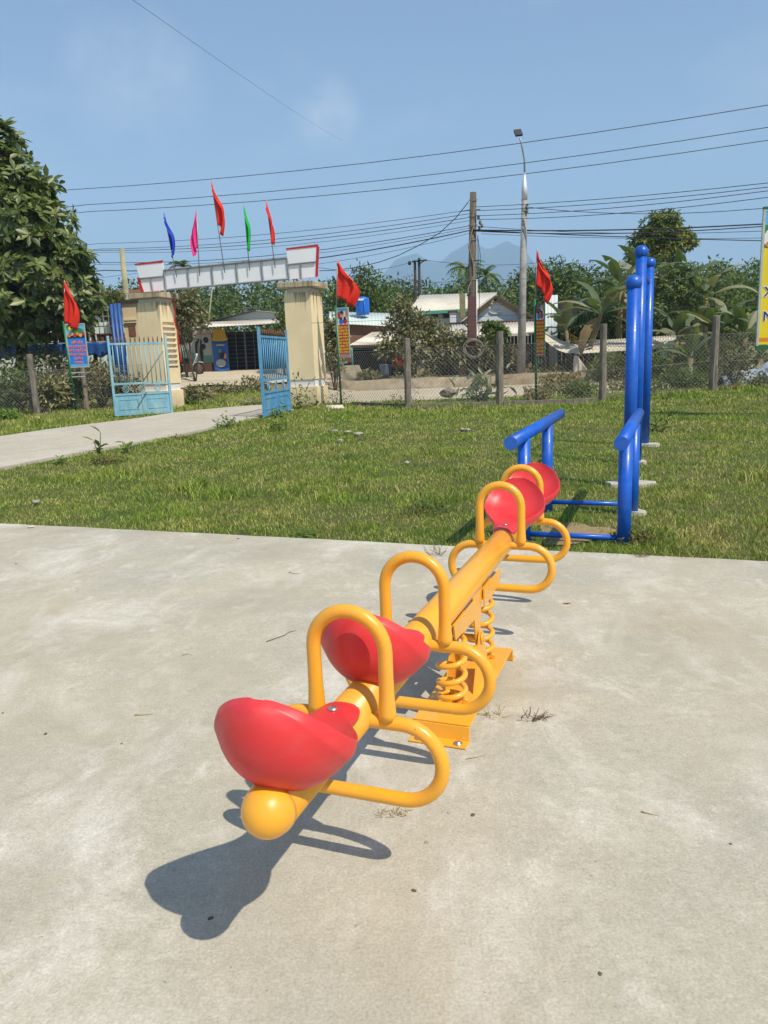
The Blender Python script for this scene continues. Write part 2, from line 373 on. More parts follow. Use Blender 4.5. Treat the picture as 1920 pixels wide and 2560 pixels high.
# road beyond the fence and dirt forecourt of the shop
mb = MB()
def road_fn(u, v):
    x = -4.0 + 60 * u; y = 26.2 + 10.2 * v + 0.10 * math.sin(x * 0.7) * (1 if v in (0, 1) else 0)
    return Vector((x, y, gz(x, y) + 0.012))
mb.grid(road_fn, 60, 4); struct(mb.build('village_road', M['dirt']))
mb = MB()
def court_fn(u, v):
    x = -13 + 11.0 * u; y = 36.5 + 12 * v
    return Vector((x + 0.5 * math.sin(9 * v), y, gz(x, y) + 0.02 + 0.05 * math.sin(x * 1.7 + y * 2.3)))
mb.grid(court_fn, 30, 40); struct(mb.build('shop_forecourt', M['dirt']))
# bare earth under the parallel bars
mb = MB(); pc = G(1440, 1325); pts = [Vector((pc.x, pc.y, -0.022))]
for i in range(22):
    a = 2 * math.pi * i / 22; rr = 0.42 + 0.10 * math.sin(3 * a + 1) + r2.uniform(-.05, .05)
    pts.append(Vector((pc.x, pc.y, -0.022)) + N2 * (rr * 0.75 * math.cos(a)) + D2 * (rr * 0.9 * math.sin(a)))
mb.add(pts, [(0, i + 1, (i + 1) % 22 + 1) for i in range(22)]); struct(mb.build('bare_earth_patch', M['bare']))
# mountains far off, one ridge
mb = MB(); ridge = []
def ridge_h(x):
    h = 330 + 300 * math.exp(-((x - 520) / 620) ** 4) + 60 * math.exp(-((x - 640) / 160) ** 2) + 60 * math.exp(-((x - 1900) / 700) ** 2) + 120 * math.exp(-((x + 1500) / 600) ** 2)
    h *= 0.93
    return h + 16 * math.sin(x * 0.011) + 12 * math.sin(x * 0.023 + 1) + 5 * math.sin(x * 0.06)
def mount_fn(u, v):
    x = -4500 + 9000 * u; t = v
    prof = math.sin(math.pi * min(1, t)) ** 0.8
    return Vector((x, 4200 + 1000 * t, -5 + ridge_h(x) * prof * (1 + 0.06 * math.sin(x * .02 + t * 9))))
mb.grid(mount_fn, 220, 12); struct(mb.build('mountains', M['mountain']))

# ------------------------------------------------------------------ grass
ng = np.random.default_rng(11)
def vnoise(x, y, s, seed):
    """cheap smooth value noise, arrays"""
    g = np.random.default_rng(seed).random((256, 256)); xs = x * s + 90.5; ys = y * s + 90.5
    xi = np.floor(xs).astype(int); yi = np.floor(ys).astype(int); fx = xs - xi; fy = ys - yi
    fx = fx * fx * (3 - 2 * fx); fy = fy * fy * (3 - 2 * fy); xi %= 255; yi %= 255
    return (g[xi, yi] * (1 - fx) + g[xi + 1, yi] * fx) * (1 - fy) + (g[xi, yi + 1] * (1 - fx) + g[xi + 1, yi + 1] * fx) * fy
def np_inpoly(x, y, poly):
    c = np.zeros(len(x), bool); n = len(poly); j = n - 1
    for i in range(n):
        a, b = poly[i], poly[j]
        if a.y != b.y:
            c ^= ((a.y > y) != (b.y > y)) & (x < (b.x - a.x) * (y - a.y) / (b.y - a.y) + a.x)
        j = i
    return c
def blades(x, y, z, hgt, wid, lean, seed):
    g = np.random.default_rng(seed); n = len(x)
    a = g.random(n) * 2 * np.pi; la = g.random(n) * 2 * np.pi; ln = lean * (0.3 + g.random(n))
    dx, dy = np.cos(a) * wid, np.sin(a) * wid
    lx, ly = np.cos(la) * ln * hgt, np.sin(la) * ln * hgt
    V = np.zeros((n, 5, 3))
    for k, (w, h, l) in enumerate(((1, 0, 0), (-1, 0, 0), (-.75, .55, .35), (.75, .55, .35), (0, 1, 1))):
        hh = h * hgt * (1 - 0.25 * np.minimum(1.5, ln) * (h > .9))
        V[:, k, 0] = x + dx * w + lx * l; V[:, k, 1] = y + dy * w + ly * l; V[:, k, 2] = z + hh
    return V
allV = []
for (y0, y1, dens, hh, ww, sd_) in ((25.5, 33, 150, 0.11, 0.015, 5), (3.6, 8.2, 2700, 0.036, 0.0033, 1), (8.2, 13, 1300, 0.040, 0.0046, 2), (13, 19, 580, 0.046, 0.0072, 3), (19, 25.5, 330, 0.085, 0.011, 4)):
    x0, x1 = -0.74 * y1 - 1.7, 0.70 * y1 + 1.5
    n = int((x1 - x0) * (y1 - y0) * dens)
    x = ng.uniform(x0, x1, n); y = ng.uniform(y0, y1, n)
    s = (x - E0.x) * en.x + (y - E0.y) * en.y
    keep = (s < 0.015 * ng.standard_normal(n) + 0.12 * (vnoise(x, y, 2.2, 31) - .5) + 0.08 * (vnoise(x, y, 7.0, 32) - .5)) & ~np_inpoly(x, y, pp)
    keep &= (x > -0.72 * y - 1.5) & (x < 0.66 * y + 1.3)
    if y0 > 25: keep &= (x < -3.2 + 1.2 * (ng.random(n) - .5)) | (y < 26.0 + .8 * ng.random(n))
    b2 = ((x - pc.x) * N2.x + (y - pc.y) * N2.y) / 0.36; b3 = ((x - pc.x) * D2.x + (y - pc.y) * D2.y) / 0.46
    keep &= (b2 * b2 + b3 * b3 + 0.5 * (ng.random(n) - .5)) > 0.9 * ng.random(n) ** .5 * 1.05
    cl = vnoise(x, y, 0.9, 5) * .6 + vnoise(x, y, 3.5, 6) * .4
    keep &= ng.random(n) < 0.45 + 0.9 * cl
    x, y, cl = x[keep], y[keep], cl[keep]
    z = np.array([gz(a, b) for a, b in zip(x, y)]) - 0.032
    big = np.clip((vnoise(x, y, 1.6, 8) - .62) * 4, 0, 1)
    h = hh * (0.55 + 0.75 * ng.random(len(x))) * (0.7 + 0.6 * cl) * (1 + 0.9 * big) * (1 + 1.3 * np.clip(1 - np.abs(y - 22.3) / .7, 0, 1) * (x > -1) * vnoise(x, y, 2.5, 12) * 1.4)
    allV.append(blades(x, y, z, h, ww * (0.7 + 0.6 * ng.random(len(x))), 0.75, sd_))
V = np.concatenate(allV); n = len(V)
idx = (np.arange(n) * 5)[:, None]
tri = np.concatenate([idx + np.array([[0, 1, 2]]), idx + np.array([[0, 2, 3]]), idx + np.array([[3, 2, 4]])])
go = link('lawn_grass', np_mesh('lawn_grass', V.reshape(-1, 3), tri, M['grass'])); stuff(go)
go['label'] = 'short green grass of the lawn behind the concrete slab'; go['category'] = 'grass'

# ------------------------------------------------------------------ leaf engine
LEAF4 = (np.array([[0, 0, 0], [.5, .42, .07], [0, 1, 0], [-.5, .42, .07]]), np.array([[0, 1, 2], [0, 2, 3]]))
LEAF6 = (np.array([[0, 0, 0], [.36, .30, .06], [.46, .62, .04], [0, 1, -.10], [-.46, .62, .04], [-.36, .30, .06], [0, .5, -.02]]),
         np.array([[0, 1, 6], [1, 2, 6], [2, 3, 6], [3, 4, 6], [4, 5, 6], [5, 0, 6]]))
def unit(a): return a / np.maximum(1e-9, np.linalg.norm(a, axis=-1, keepdims=True))
def leaves(P, dirs, ups, length, width, tmpl=LEAF4):
    """P,dirs,ups (N,3); length,width (N,) -> vertices, triangles"""
    T, Fc = tmpl; d = unit(dirs); s = unit(np.cross(d, ups)); u = np.cross(s, d)
    V = (P[:, None, :] + s[:, None, :] * (T[None, :, 0, None] * width[:, None, None]) + d[:, None, :] * (T[None, :, 1, None] * length[:, None, None])
         + u[:, None, :] * (T[None, :, 2, None] * length[:, None, None]))
    k = len(T); n = len(P)
    return V.reshape(-1, 3), (Fc[None] + (np.arange(n) * k)[:, None, None]).reshape(-1, 3)
def cat(parts):
    Vs, Fs, b = [], [], 0
    for v, f in parts: Vs.append(v); Fs.append(f + b); b += len(v)
    return np.concatenate(Vs), np.concatenate(Fs)
def blob_pts(g, n, blobs, shell=0.55):
    """points spread through a set of ellipsoid clumps (c, r), denser to the outside; returns points, outward dirs"""
    vol = np.array([r[0] * r[1] * r[2] for c, r in blobs]) ** 0.67; vol /= vol.sum()
    k = g.choice(len(blobs), n, p=vol)
    Cc = np.array([c for c, r in blobs])[k]; Rr = np.array([r for c, r in blobs])[k]
    d = unit(g.standard_normal((n, 3))); rr = shell + (1 - shell) * g.random(n) ** 0.6
    rr *= 1 + 0.12 * g.standard_normal(n)
    return Cc + d * Rr * rr[:, None], d
def crown(seed, n, blobs, size, aspect=0.45, droop=0.25, tmpl=LEAF4, shell=0.5, jit=0.7, up=0.6):
    g = np.random.default_rng(seed); P, d = blob_pts(g, n, blobs, shell)
    dirs = d * 0.6 + g.standard_normal((n, 3)) * jit; dirs[:, 2] -= droop
    ups = np.array([0, 0, 1.0]) * up + d * 0.5 + g.standard_normal((n, 3)) * 0.45
    L = size * (0.6 + 0.8 * g.random(n))
    return leaves(P, dirs, ups, L, L * aspect * (0.8 + 0.4 * g.random(n)), tmpl)
def rosettes(seed, n, blobs, size, per=7, aspect=0.42, tmpl=LEAF6, shell=0.6, flat=0.25, upb=0.5):
    """clusters of leaves radiating from twig ends"""
    g = np.random.default_rng(seed); P, d = blob_pts(g, n, blobs, shell); parts = []
    ax = unit(d * 0.7 + np.array([0, 0, upb]) + 0.35 * g.standard_normal((n, 3)))
    e1 = unit(np.cross(ax, g.standard_normal((n, 3)))); e2 = np.cross(ax, e1)
    for k in range(per):
        a = 2 * np.pi * (k + 0.5 * g.random(n)) / per
        rd = e1 * np.cos(a)[:, None] + e2 * np.sin(a)[:, None]
        dirs = rd + ax * (flat + 0.25 * g.standard_normal((n, 1))); dirs[:, 2] -= 0.25
        L = size * (0.65 + 0.6 * g.random(n))
        parts.append(leaves(P + rd * 0.02, dirs, ax + 0.2 * g.standard_normal((n, 3)), L, L * aspect, tmpl))
    return cat(parts)

def trunk_mb(base, tips, r0, seed, bend=0.15):
    """tapered trunk forking to limbs that end at tips"""
    g = random.Random(seed); mb = MB(); base = Vector(base)
    fork = base.lerp(sum((Vector(t) for t in tips), Vector()) / len(tips), 0.45)
    fork += Vector((g.uniform(-bend, bend), g.uniform(-bend, bend), 0))
    mid = base.lerp(fork, 0.5) + Vector((g.uniform(-bend, bend), g.uniform(-bend, bend), 0)) * 0.5
    mb.tube([base - Vector((0, 0, .1)), base + (mid - base) * 0.15, mid, fork], [r0 * 1.35, r0 * 1.05, r0 * 0.9, r0 * 0.75], 9)
    for t in tips:
        t = Vector(t); m1 = fork.lerp(t, 0.45) + Vector((g.uniform(-1, 1), g.uniform(-1, 1), g.uniform(0, .8))) * bend * 1.5
        mb.tube([fork, m1, t], [r0 * 0.55, r0 * 0.35, r0 * 0.1], 6)
        for _ in range(2):
            q = m1.lerp(t, g.uniform(0, .6)); e = q + Vector((g.uniform(-1, 1), g.uniform(-1, 1), g.uniform(-.1, .5))) * (t - fork).length * 0.16
            mb.tube([q, e], [r0 * 0.2, r0 * 0.06], 5)
    return mb

# ------------------------------------------------------------------ spring seesaw
O = G(1092, 1864.5) + D2 * 0.46                  # point on the slab under the middle of the beam
SS = thing('spring_seesaw', 'yellow four-seat spring seesaw with red scoop seats on the concrete slab', 'seesaw', tuple(O))
SS.rotation_euler = (0, 0, -AZ)
SS['_base'] = (0, 0, 0)                           # parts below are in the seesaw's own frame: x right, y along the beam
def bz(a): return 0.490 + 0.0125 * a
RB = 0.058
mb = MB(); mb.tube([(0, a, bz(a)) for a in (-1.655, 0, 1.655)], RB, 40); beam = mb.build('beam', M['yellow'], SS)
for s in (-1, 1):
    a = 1.66 * s; mb = MB()
    prof = [(RB + 0.0018, -0.012 * 1.0), (RB + 0.0018, 0.0)] + [(RB * math.cos(t) + 0.0008, 0.062 * math.sin(t)) for t in [i * math.pi / 2 / 12 for i in range(1, 12)]] + [(0.001, 0.062)]
    Mx = Matrix(((1, 0, 0), (0, 0, s), (0, 1, 0)))
    mb.lathe(prof, (0, a, bz(a)), 40, M=Mx); mb.build('end_cap', M['yellow'], SS)
prof = [(0.0, -.002), (.028, .011), (.070, .016), (.112, .016), (.158, .017), (.215, .019), (.278, .025), (.332, .043), (.374, .082), (.402, .121), (.420, .154), (.431, .178), (.437, .193), (.440, .200)]
wid = [.034, .055, .062, .060, .080, .120, .152, .166, .1585, .139, .111, .078, .043, .012]
edg = [-.006, -.018, -.022, -.012, .005, .021, .031, .035, .031, .024, .016, .009, .003, .000]
thk = [.016, .020, .024, .030, .042, .058, .076, .090, .086, .070, .052, .038, .028, .022]
lipr = [0, 0, 0, 0, 0, 0, 0, 0, 0, .000, .002, .004, .006, .007]
dsh = [0, 0, 0, 0, .001, .003, .006, .010, .012, .011, .008, .005, .002, 0]
def seat_mesh():
    nt_ = 12; k = len(prof); vt, vb = [], []
    for i in range(k):
        p = Vector((0, *prof[i])); t = Vector((0, *prof[min(i + 1, k - 1)])) - Vector((0, *prof[max(i - 1, 0)])); t.normalize()
        nn = Vector((0, -t.z, t.y))
        for j in range(nt_ + 1):
            q = -1 + 2 * j / nt_; q = math.sin(q * math.pi / 2)
            e = edg[i] * (.6 * abs(q) ** 2.4 + .4 * ss(.62, .97, abs(q))) - dsh[i] * (1 - q * q) + lipr[i]
            P_ = p + Vector((wid[i] * q, 0, 0)) + nn * e
            rim = max(0, (abs(q) - 0.75) / 0.25)
            vt.append(P_)
            vb.append(P_ - nn * (thk[i] * (1 - 0.62 * q * q) + 0.006) - Vector((wid[i] * q * 0.04, 0, 0)))
    w = nt_ + 1; fs = []
    for i in range(k - 1):
        for j in range(nt_):
            a, b, c, d = i * w + j, i * w + j + 1, (i + 1) * w + j + 1, (i + 1) * w + j
            fs.append((a, b, c, d)); o = k * w; fs.append((o + d, o + c, o + b, o + a))
    o = k * w
    for i in range(k - 1):
        for j, fl in ((0, 0), (nt_, 1)):
            a, b = i * w + j, (i + 1) * w + j
            fs.append((b, a, o + a, o + b)[::-1] if fl == 0 else (a, b, o + b, o + a)[::-1])
    for i, fl in ((0, 0), (k - 1, 1)):
        for j in range(nt_):
            a, b = i * w + j, i * w + j + 1
            fs.append((a, b, o + b, o + a)[::-1] if fl == 0 else (b, a, o + a, o + b)[::-1])
    m_ = MB(); m_.add(vt + vb, fs, True); me = m_.mesh('seat', M['red_plastic'])
    bm = bmesh.new(); bm.from_mesh(me); bmesh.ops.recalc_face_normals(bm, faces=bm.faces); bm.to_mesh(me); bm.free(); return me
seat_me = seat_mesh()
mb = MB(); mb.lathe([(.013, 0), (.013, .002), (.009, .0055), (.0035, .006)], (0, 0, 0), 14); screw_me = mb.mesh('screw', M['bolt'])
GA = 1.207, 0.662
def arc(c, r, a0, a1, n, ax, ay): return [Vector(c) + Vector(ax) * (r * math.cos(R(a0 + (a1 - a0) * i / n))) + Vector(ay) * (r * math.sin(R(a0 + (a1 - a0) * i / n))) for i in range(n + 1)]
TR = 0.0195
grip = MB(); zt = 0.288; GW = 0.102
pts = [Vector((-GW, 0, 0.0)), Vector((-GW, 0, 0.02)), Vector((-GW, 0, 0.07)), Vector((-GW, 0, 0.12))] + arc((0, 0, zt - GW), GW, 180, 0, 18, (1, 0, 0), (0, 0, 1)) + [Vector((GW, 0, 0.12)), Vector((GW, 0, 0.07)), Vector((GW, 0, 0.02)), Vector((GW, 0, 0.0))]
grip.tube(pts, [TR * 1.28, TR * 1.2, TR * 1.04] + [TR] * (len(pts) - 6) + [TR * 1.04, TR * 1.2, TR * 1.28], 18); grip_me = grip.mesh('hand_grip', M['yellow'])
foot = MB(); hl, hr = 0.141, 0.108
pts = [Vector((x, 0, hr)) for x in np.linspace(-hl, hl, 6)] + arc((hl, 0, 0), hr, 90, -90, 16, (1, 0, 0), (0, 0, 1))[1:-1] + [Vector((x, 0, -hr)) for x in np.linspace(hl, -hl, 6)] + arc((-hl, 0, 0), hr, 270, 90, 16, (1, 0, 0), (0, 0, 1))[1:-1]
foot.tube(pts, TR, 18, closed=True); foot_me = foot.mesh('foot_rest', M['yellow'])
for s in (-1, 1):
    for ga in GA:
        a = s * ga
        g = link('hand_grip', grip_me, SS); g.location = (0, a, bz(a))
        f_ = link('foot_rest', foot_me, SS); f_.location = (0, a, bz(a) - 0.117)
        st = link('seat', seat_me, SS); st.location = (0, a + s * 0.030, bz(a) + RB - 0.006)
        st.rotation_euler = (0, 0, 0 if s > 0 else math.pi)
        sub = st.modifiers.new('smooth', 'SUBSURF'); sub.levels = 2; sub.render_levels = 2
        sc_ = link('screw', screw_me, st); sc_.location = (0, 0.085, 0.0165)
# base plate: one bent steel sheet, flange - riser - top - riser - flange
W = 0.110
prof2 = [(-.462, .002), (-.405, .002), (-.398, .060), (.398, .060), (.405, .002), (.462, .002)]
mb = MB(); th = 0.006
for (y0, z0), (y1, z1) in zip(prof2[:-1], prof2[1:]):
    t = Vector((0, y1 - y0, z1 - z0)).normalized(); nn = Vector((0, -t.z, t.y)) * th
    a, b = Vector((0, y0, z0)), Vector((0, y1, z1)); X = Vector((W, 0, 0))
    mb.add([a - X, a + X, b + X, b - X, a - X + nn, a + X + nn, b + X + nn, b - X + nn],
           [(0, 3, 2, 1), (4, 5, 6, 7), (0, 1, 5, 4), (2, 3, 7, 6), (1, 2, 6, 5), (0, 4, 7, 3)])
base_o = mb.build('base_plate', M['yellow'], SS)
bv = base_o.modifiers.new('b', 'BEVEL'); bv.width = 0.0015; bv.segments = 2
bolt = MB(); bolt.lathe([(.017, 0), (.017, .003), (.010, .0035), (.010, .008), (.004, .0085)], (0, 0, 0), 12); bolt_me = bolt.mesh('anchor_bolt', M['bolt'])
for s in (-1, 1):
    for x in (-.075, .075):
        b_ = link('anchor_bolt', bolt_me, base_o); b_.location = (x, s * .438, .009)
# springs
def spring_me():
    mb = MB(); n = 150; turns = 5.5; h = 0.335; pts = []
    for i in range(n + 1):
        t = i / n; tt = t * turns; zz = h * (0.02 + 0.96 * ss(0.02, 0.98, t) * 0.35 + 0.96 * t * 0.65)
        a = 2 * math.pi * tt; pts.append((0.052 * math.cos(a), 0.052 * math.sin(a), zz))
    mb.tube(pts, 0.0112, 12); return mb.mesh('coil_spring', M['yellow'])
sp_me = spring_me()
for a in (-.235, .245):
    o = link('coil_spring', sp_me, SS); o.location = (-0.002, a, .071)
# spring seats: small clamps on the base and caps under the beam
for a in (-.235, .245):
    mb = MB(); mb.lathe([(.038, 0), (.038, .010), (.016, .012), (.016, .028), (.004, .030)], (0, a, .066), 16); mb.box((0.03, a, .078), (.016, .05, .02)); mb.build('spring_clamp', M['yellow'], SS)
def plate(poly_yz, x0, x1, name, parent=SS):
    mb = MB(); mb.prism([(x0, y, z) for y, z in poly_yz], (x1 - x0, 0, 0)); return mb.build(name, M['yellow'], parent)
for a0, a1 in ((-.40, -.075), (.075, .40)):
    mb = MB(); tp = 0.448
    for x in (-.058, .052):
        lo0, lo1 = (0.030, 0.0) if a0 < 0 else (0.0, 0.030)
        poly_ = [(x, a0, tp), (x, a1, tp), (x, a1 - (.02 if a0 > 0 else 0), tp - .062 - (0.02 if a0 < 0 else 0)), (x, a0 + (.02 if a0 < 0 else 0), tp - .062 - (0 if a0 < 0 else .02))]
        mb.prism(poly_, (.006, 0, 0))
    mb.box((0, (a0 + a1) / 2, tp - .045), (.104, abs(a1 - a0) - .05, .006)); mb.build('spring_cap', M['yellow'], SS)
for x in (-.047, .041):
    plate([(-.085, .462), (.085, .462), (.030, .245), (.022, .232), (.0, .226), (-.022, .232), (-.030, .245)], x, x + .006, 'pivot_bracket')
for x in (-.061, .055):
    plate([(-.135, .066), (.135, .066), (.036, .268), (.020, .285), (0, .291), (-.020, .285), (-.036, .268)], x, x + .006, 'pivot_stand')
mb = MB(); mb.tube([(-.072, 0, .258), (.072, 0, .258)], .012, 14)
for s in (-1, 1): mb.tube([(s * .062, 0, .258), (s * .068, 0, .258)], .024, 20)
mb.build('pivot_pin', M['yellow'], SS)

# ------------------------------------------------------------------ blue parallel bars
def LA(lat, al, z=0.0): return D2 * al + N2 * lat + Vector((0, 0, z))
bb = LA(-.69, 6.45)
PBAR = thing('parallel_bars', 'pair of low glossy blue parallel bars standing on the lawn', 'parallel bars', tuple(bb))
aF, aB, LL, LR, ZB = 5.87, 7.02, -1.085, -.338, .79
for lat in (LL, LR):
    mb = MB(); mb.tube([LA(lat, 5.36, ZB), LA(lat, 7.85, ZB + .012)], .048, 32); mb.build('rail', M['blue_paint'], PBAR)
    for al in (aF, aB):
        mb = MB(); mb.tube([LA(lat, al, -.12), LA(lat, al, ZB - .02)], .050, 32); mb.build('post', M['blue_paint'], PBAR)
for al, z in ((aF, .022), (aB, .062)):
    mb = MB(); mb.tube([LA(LL, al, z), LA(LR, al, z)], .021, 16); mb.build('ground_rod', M['blue_paint'], PBAR)
def footing(name_, p, rx, ry, h, seed, label, group):
    g = random.Random(seed); n = 14; bot = []; topv = []
    for i in range(n):
        a = 2 * math.pi * i / n; k = 1 + g.uniform(-.16, .16); e = (abs(math.cos(a)) ** 4 + abs(math.sin(a)) ** 4) ** -.25
        v = N2 * (rx * k * e * math.cos(a)) + D2 * (ry * k * e * math.sin(a)); bot.append(p + v * 1.04 + Vector((0, 0, -.1))); topv.append(p + v + Vector((0, 0, h + g.uniform(-.004, .006))))
    mb = MB(); mb.add(bot + topv + [p + Vector((0, 0, h + .008))], [(i, (i + 1) % n, n + (i + 1) % n, n + i) for i in range(n)] + [(n + i, n + (i + 1) % n, 2 * n) for i in range(n)], False)
    o = mb.build(name_, M['footing'], None, p); return tag(o, label, 'footing', group)
footing('concrete_footing', LA(LR, aB + .02, 0), .12, .08, .002, 4, 'rough concrete pad round the foot of the rear right parallel bar post', 'concrete pads of the blue bars')

# ------------------------------------------------------------------ blue pull-up posts
pa = Vector((2.639, 8.139, 0)); pa_al = pa.dot(D2); pa_lat = pa.dot(N2)
PUL = thing('pull_up_bars', 'three tall blue ball-topped posts joined by thin pull-up bars', 'pull-up bars', tuple(pa))
posts = [(pa_lat, pa_al, 2.07), (pa_lat - .010, pa_al + 1.72, 2.56), (pa_lat + .02, pa_al + 3.69, 2.62)]
for lat, al, zt_ in posts:
    mb = MB(); mb.tube([LA(lat, al, -.1), LA(lat, al, zt_ - .03)], .064, 36); po = mb.build('post', M['blue_paint'], PUL)
    mb = MB(); rr = .084; mb.lathe([(rr * math.sin(t) + .0005, -rr * math.cos(t)) for t in [i * math.pi / 16 for i in range(17)]], LA(lat, al, zt_), 32); mb.build('ball_cap', M['blue_paint'], po)
for i, z in ((0, 1.86), (1, 2.36)):
    mb = MB(); mb.tube([LA(posts[i][0], posts[i][1], z), LA(posts[i + 1][0], posts[i + 1][1], z)], .0175, 14); mb.build('crossbar', M['blue_paint'], PUL)
for k, (lat, al, _) in enumerate(posts):
    footing('concrete_footing', LA(lat + .02, al, 0), (.23, .10, .17)[k], (.15, .09, .13)[k], .012, 20 + k,
            ['pale concrete pad at the foot of the nearest, shortest pull-up post', 'concrete pad under the middle pull-up post', 'concrete pad under the farthest pull-up post'][k], 'concrete pads of the blue bars')

# ------------------------------------------------------------------ gate
GR = R(19.0)
gx = Vector((math.cos(GR), -math.sin(GR), 0)); gy = Vector((math.sin(GR), math.cos(GR), 0))   # along the gate to the right / away from the lawn
PRc = at(773, 1012, 26.3); PRc.z = 0; PLc = at(412, 1020, 28.0); PLc.z = 0
M['cream'] = mat('cream_render', (0.62, 0.50, 0.30), 0.9, 0.10, 1.2, c2=(0.50, 0.40, 0.24), spots=0.62, bmp=0.15)
def stained(name, base, stain, lo, hi):
    """render with dark run-off streaks that start under the cap (lo..hi in z)"""
    m, nt, b, out = nodes(name); v = pos(nt, 'World'); sp = nt.nodes.new('ShaderNodeSeparateXYZ'); nt.links.new(v, sp.inputs[0])
    st = noise(nt, stretch(nt, v, (7, 7, 0.35)), 1.0, 5, 0.65)
    mr = nt.nodes.new('ShaderNodeMapRange'); mr.inputs['From Min'].default_value = lo; mr.inputs['From Max'].default_value = hi
    nt.links.new(sp.outputs['Z'], mr.inputs['Value'])
    ad = nt.nodes.new('ShaderNodeMath'); ad.operation = 'MULTIPLY_ADD'; ad.inputs[1].default_value = 0.42; nt.links.new(mr.outputs[0], ad.inputs[0]); nt.links.new(st, ad.inputs[2])
    k = ramp(nt, ad.outputs[0], [(0.80, (0, 0, 0)), (1.0, (0.85, 0.85, 0.85))])
    base_c = ramp(nt, noise(nt, v, 1.3, 7, 0.6), [(0.3, tuple(Vector(base) * .90)), (0.7, tuple(Vector(base) * 1.06))])
    low = nt.nodes.new('ShaderNodeMapRange'); low.inputs['From Min'].default_value = 0.55; low.inputs['From Max'].default_value = 0.0; nt.links.new(sp.outputs['Z'], low.inputs['Value'])
    lo2 = nt.nodes.new('ShaderNodeMath'); lo2.operation = 'MULTIPLY'; nt.links.new(low.outputs[0], lo2.inputs[0]); nt.links.new(noise(nt, v, 5, 6, .7), lo2.inputs[1])
    c = mixc(nt, k, base_c, stain); c = mixc(nt, lo2.outputs[0], c, (0.22, 0.18, 0.10))
    nt.links.new(c, b.inputs['Base Color']); b.inputs['Roughness'].default_value = 0.9; b.inputs['Specular IOR Level'].default_value = 0.2
    bump(nt, b, noise(nt, v, 18, 6, .6), 0.15, 0.01); return m
M['pillar'] = stained('gate_pillar_render', (0.80, 0.655, 0.405), (0.14, 0.11, 0.06), 2.1, 3.75)
M['cap'] = stained('gate_cap_render', (0.50, 0.42, 0.28), (0.17, 0.14, 0.09), 2.6, 4.1)
M['white_paint'] = mat('white_render', (0.70, 0.69, 0.64), 0.8, 0.08, 2, c2=(0.55, 0.53, 0.46), spots=0.62)
M['white_panel'] = mat('white_sign_panel', (0.86, 0.86, 0.87), 0.5, 0.03, 1.5, c2=(0.78, 0.77, 0.76), spots=0.68)
M['red_sheet'] = mat('red_vinyl', (0.55, 0.02, 0.025), 0.5, 0.1, 3)
def lp(c, a, b, z): return c + gx * a + gy * b + Vector((0, 0, z))
def gbox(mb, c, a0, a1, b0, b1, z0, z1):
    mb.box(lp(c, (a0 + a1) / 2, (b0 + b1) / 2, (z0 + z1) / 2), (a1 - a0, b1 - b0, z1 - z0), -GR); return mb
def pillar(c, label, slots):
    t = thing('gate_pillar', label, 'pillar', tuple(c), 'pillars of the gateway')
    h = .47; Hs = 3.64
    gbox(MB(), c, -h - .035, h + .035, -h - .035, h + .035, -.1, .62).build('plinth', M['pillar'], t)
    gbox(MB(), c, -h + .03, h - .03, -h + .03, h - .03, .62, .86).build('band', M['white_paint'], t)
    if not slots:
        gbox(MB(), c, -h, h, -h, h, .86, Hs).build('shaft', M['pillar'], t)
    else:
        gbox(MB(), c, -h, h - .10, -h, h, .86, Hs).build('shaft', M['pillar'], t)
        gbox(MB(), c, h - .10, h, -h, h, .86, 1.40).build('shaft_side', M['pillar'], t)
        gbox(MB(), c, h - .10, h, -h, h, 2.98, Hs).build('shaft_side', M['pillar'], t)
        for b0, b1 in ((-h, -h + .10), (h - .10, h)): gbox(MB(), c, h - .10, h, b0, b1, 1.40, 2.98).build('shaft_side', M['pillar'], t)
        gbox(MB(), c, h - .098, h - .09, -h + .1, h - .1, 1.40, 2.98).build('recess', M['white_paint'], t)
        for k in range(8): gbox(MB(), c, h - .088, h + .03, -h + .101, h - .101, 1.47 + k * .19, 1.545 + k * .19).build('louvre', M['pillar'], t)
    gbox(MB(), c, -h + .07, h - .07, -h + .07, h - .07, Hs, Hs + .14).build('neck', M['white_paint'], t)
    cp = gbox(MB(), c, -h - .17, h + .17, -h - .17, h + .17, Hs + .14, Hs + .33).build('cap', M['cap'], t)
    bv = cp.modifiers.new('b', 'BEVEL'); bv.width = .025; bv.segments = 2
    return t
pillar(PRc, 'cream gate pillar with dark run-off stains, on the right of the gateway', False)
pillar(PLc, 'cream gate pillar with louvred slots in its side, left of the gateway', True)
# ribbon hanging down the left pillar
mb = MB(); q0 = lp(PLc, .62, .2, 3.95)
pts = [q0 + Vector((0, 0, -.02)), lp(PLc, .62, .2, 3.6), lp(PLc, .56, .32, 3.0), lp(PLc, .54, .42, 2.4), lp(PLc, .54, .46, 1.6)]
def strip(mb, pts, w, side):
    n = len(pts); side = Vector(side)
    vs = []
    for i, p in enumerate(pts):
        k = side * (w / 2) * (1 + .25 * math.sin(i * 2.1)); vs += [p - k, p + k]
    mb.add(vs + [v + gy * .004 for v in vs], [(2 * i, 2 * i + 1, 2 * i + 3, 2 * i + 2) for i in range(n - 1)] + [(2 * n + 2 * i + 2, 2 * n + 2 * i + 3, 2 * n + 2 * i + 1, 2 * n + 2 * i) for i in range(n - 1)], True)
fine = []
for i in range(len(pts) - 1):
    for k in range(5): fine.append(pts[i].lerp(pts[i + 1], k / 5) + gx * (.03 * math.sin(i * 5 + k * 1.3)))
strip(mb, fine + [pts[-1]], .06, gx)
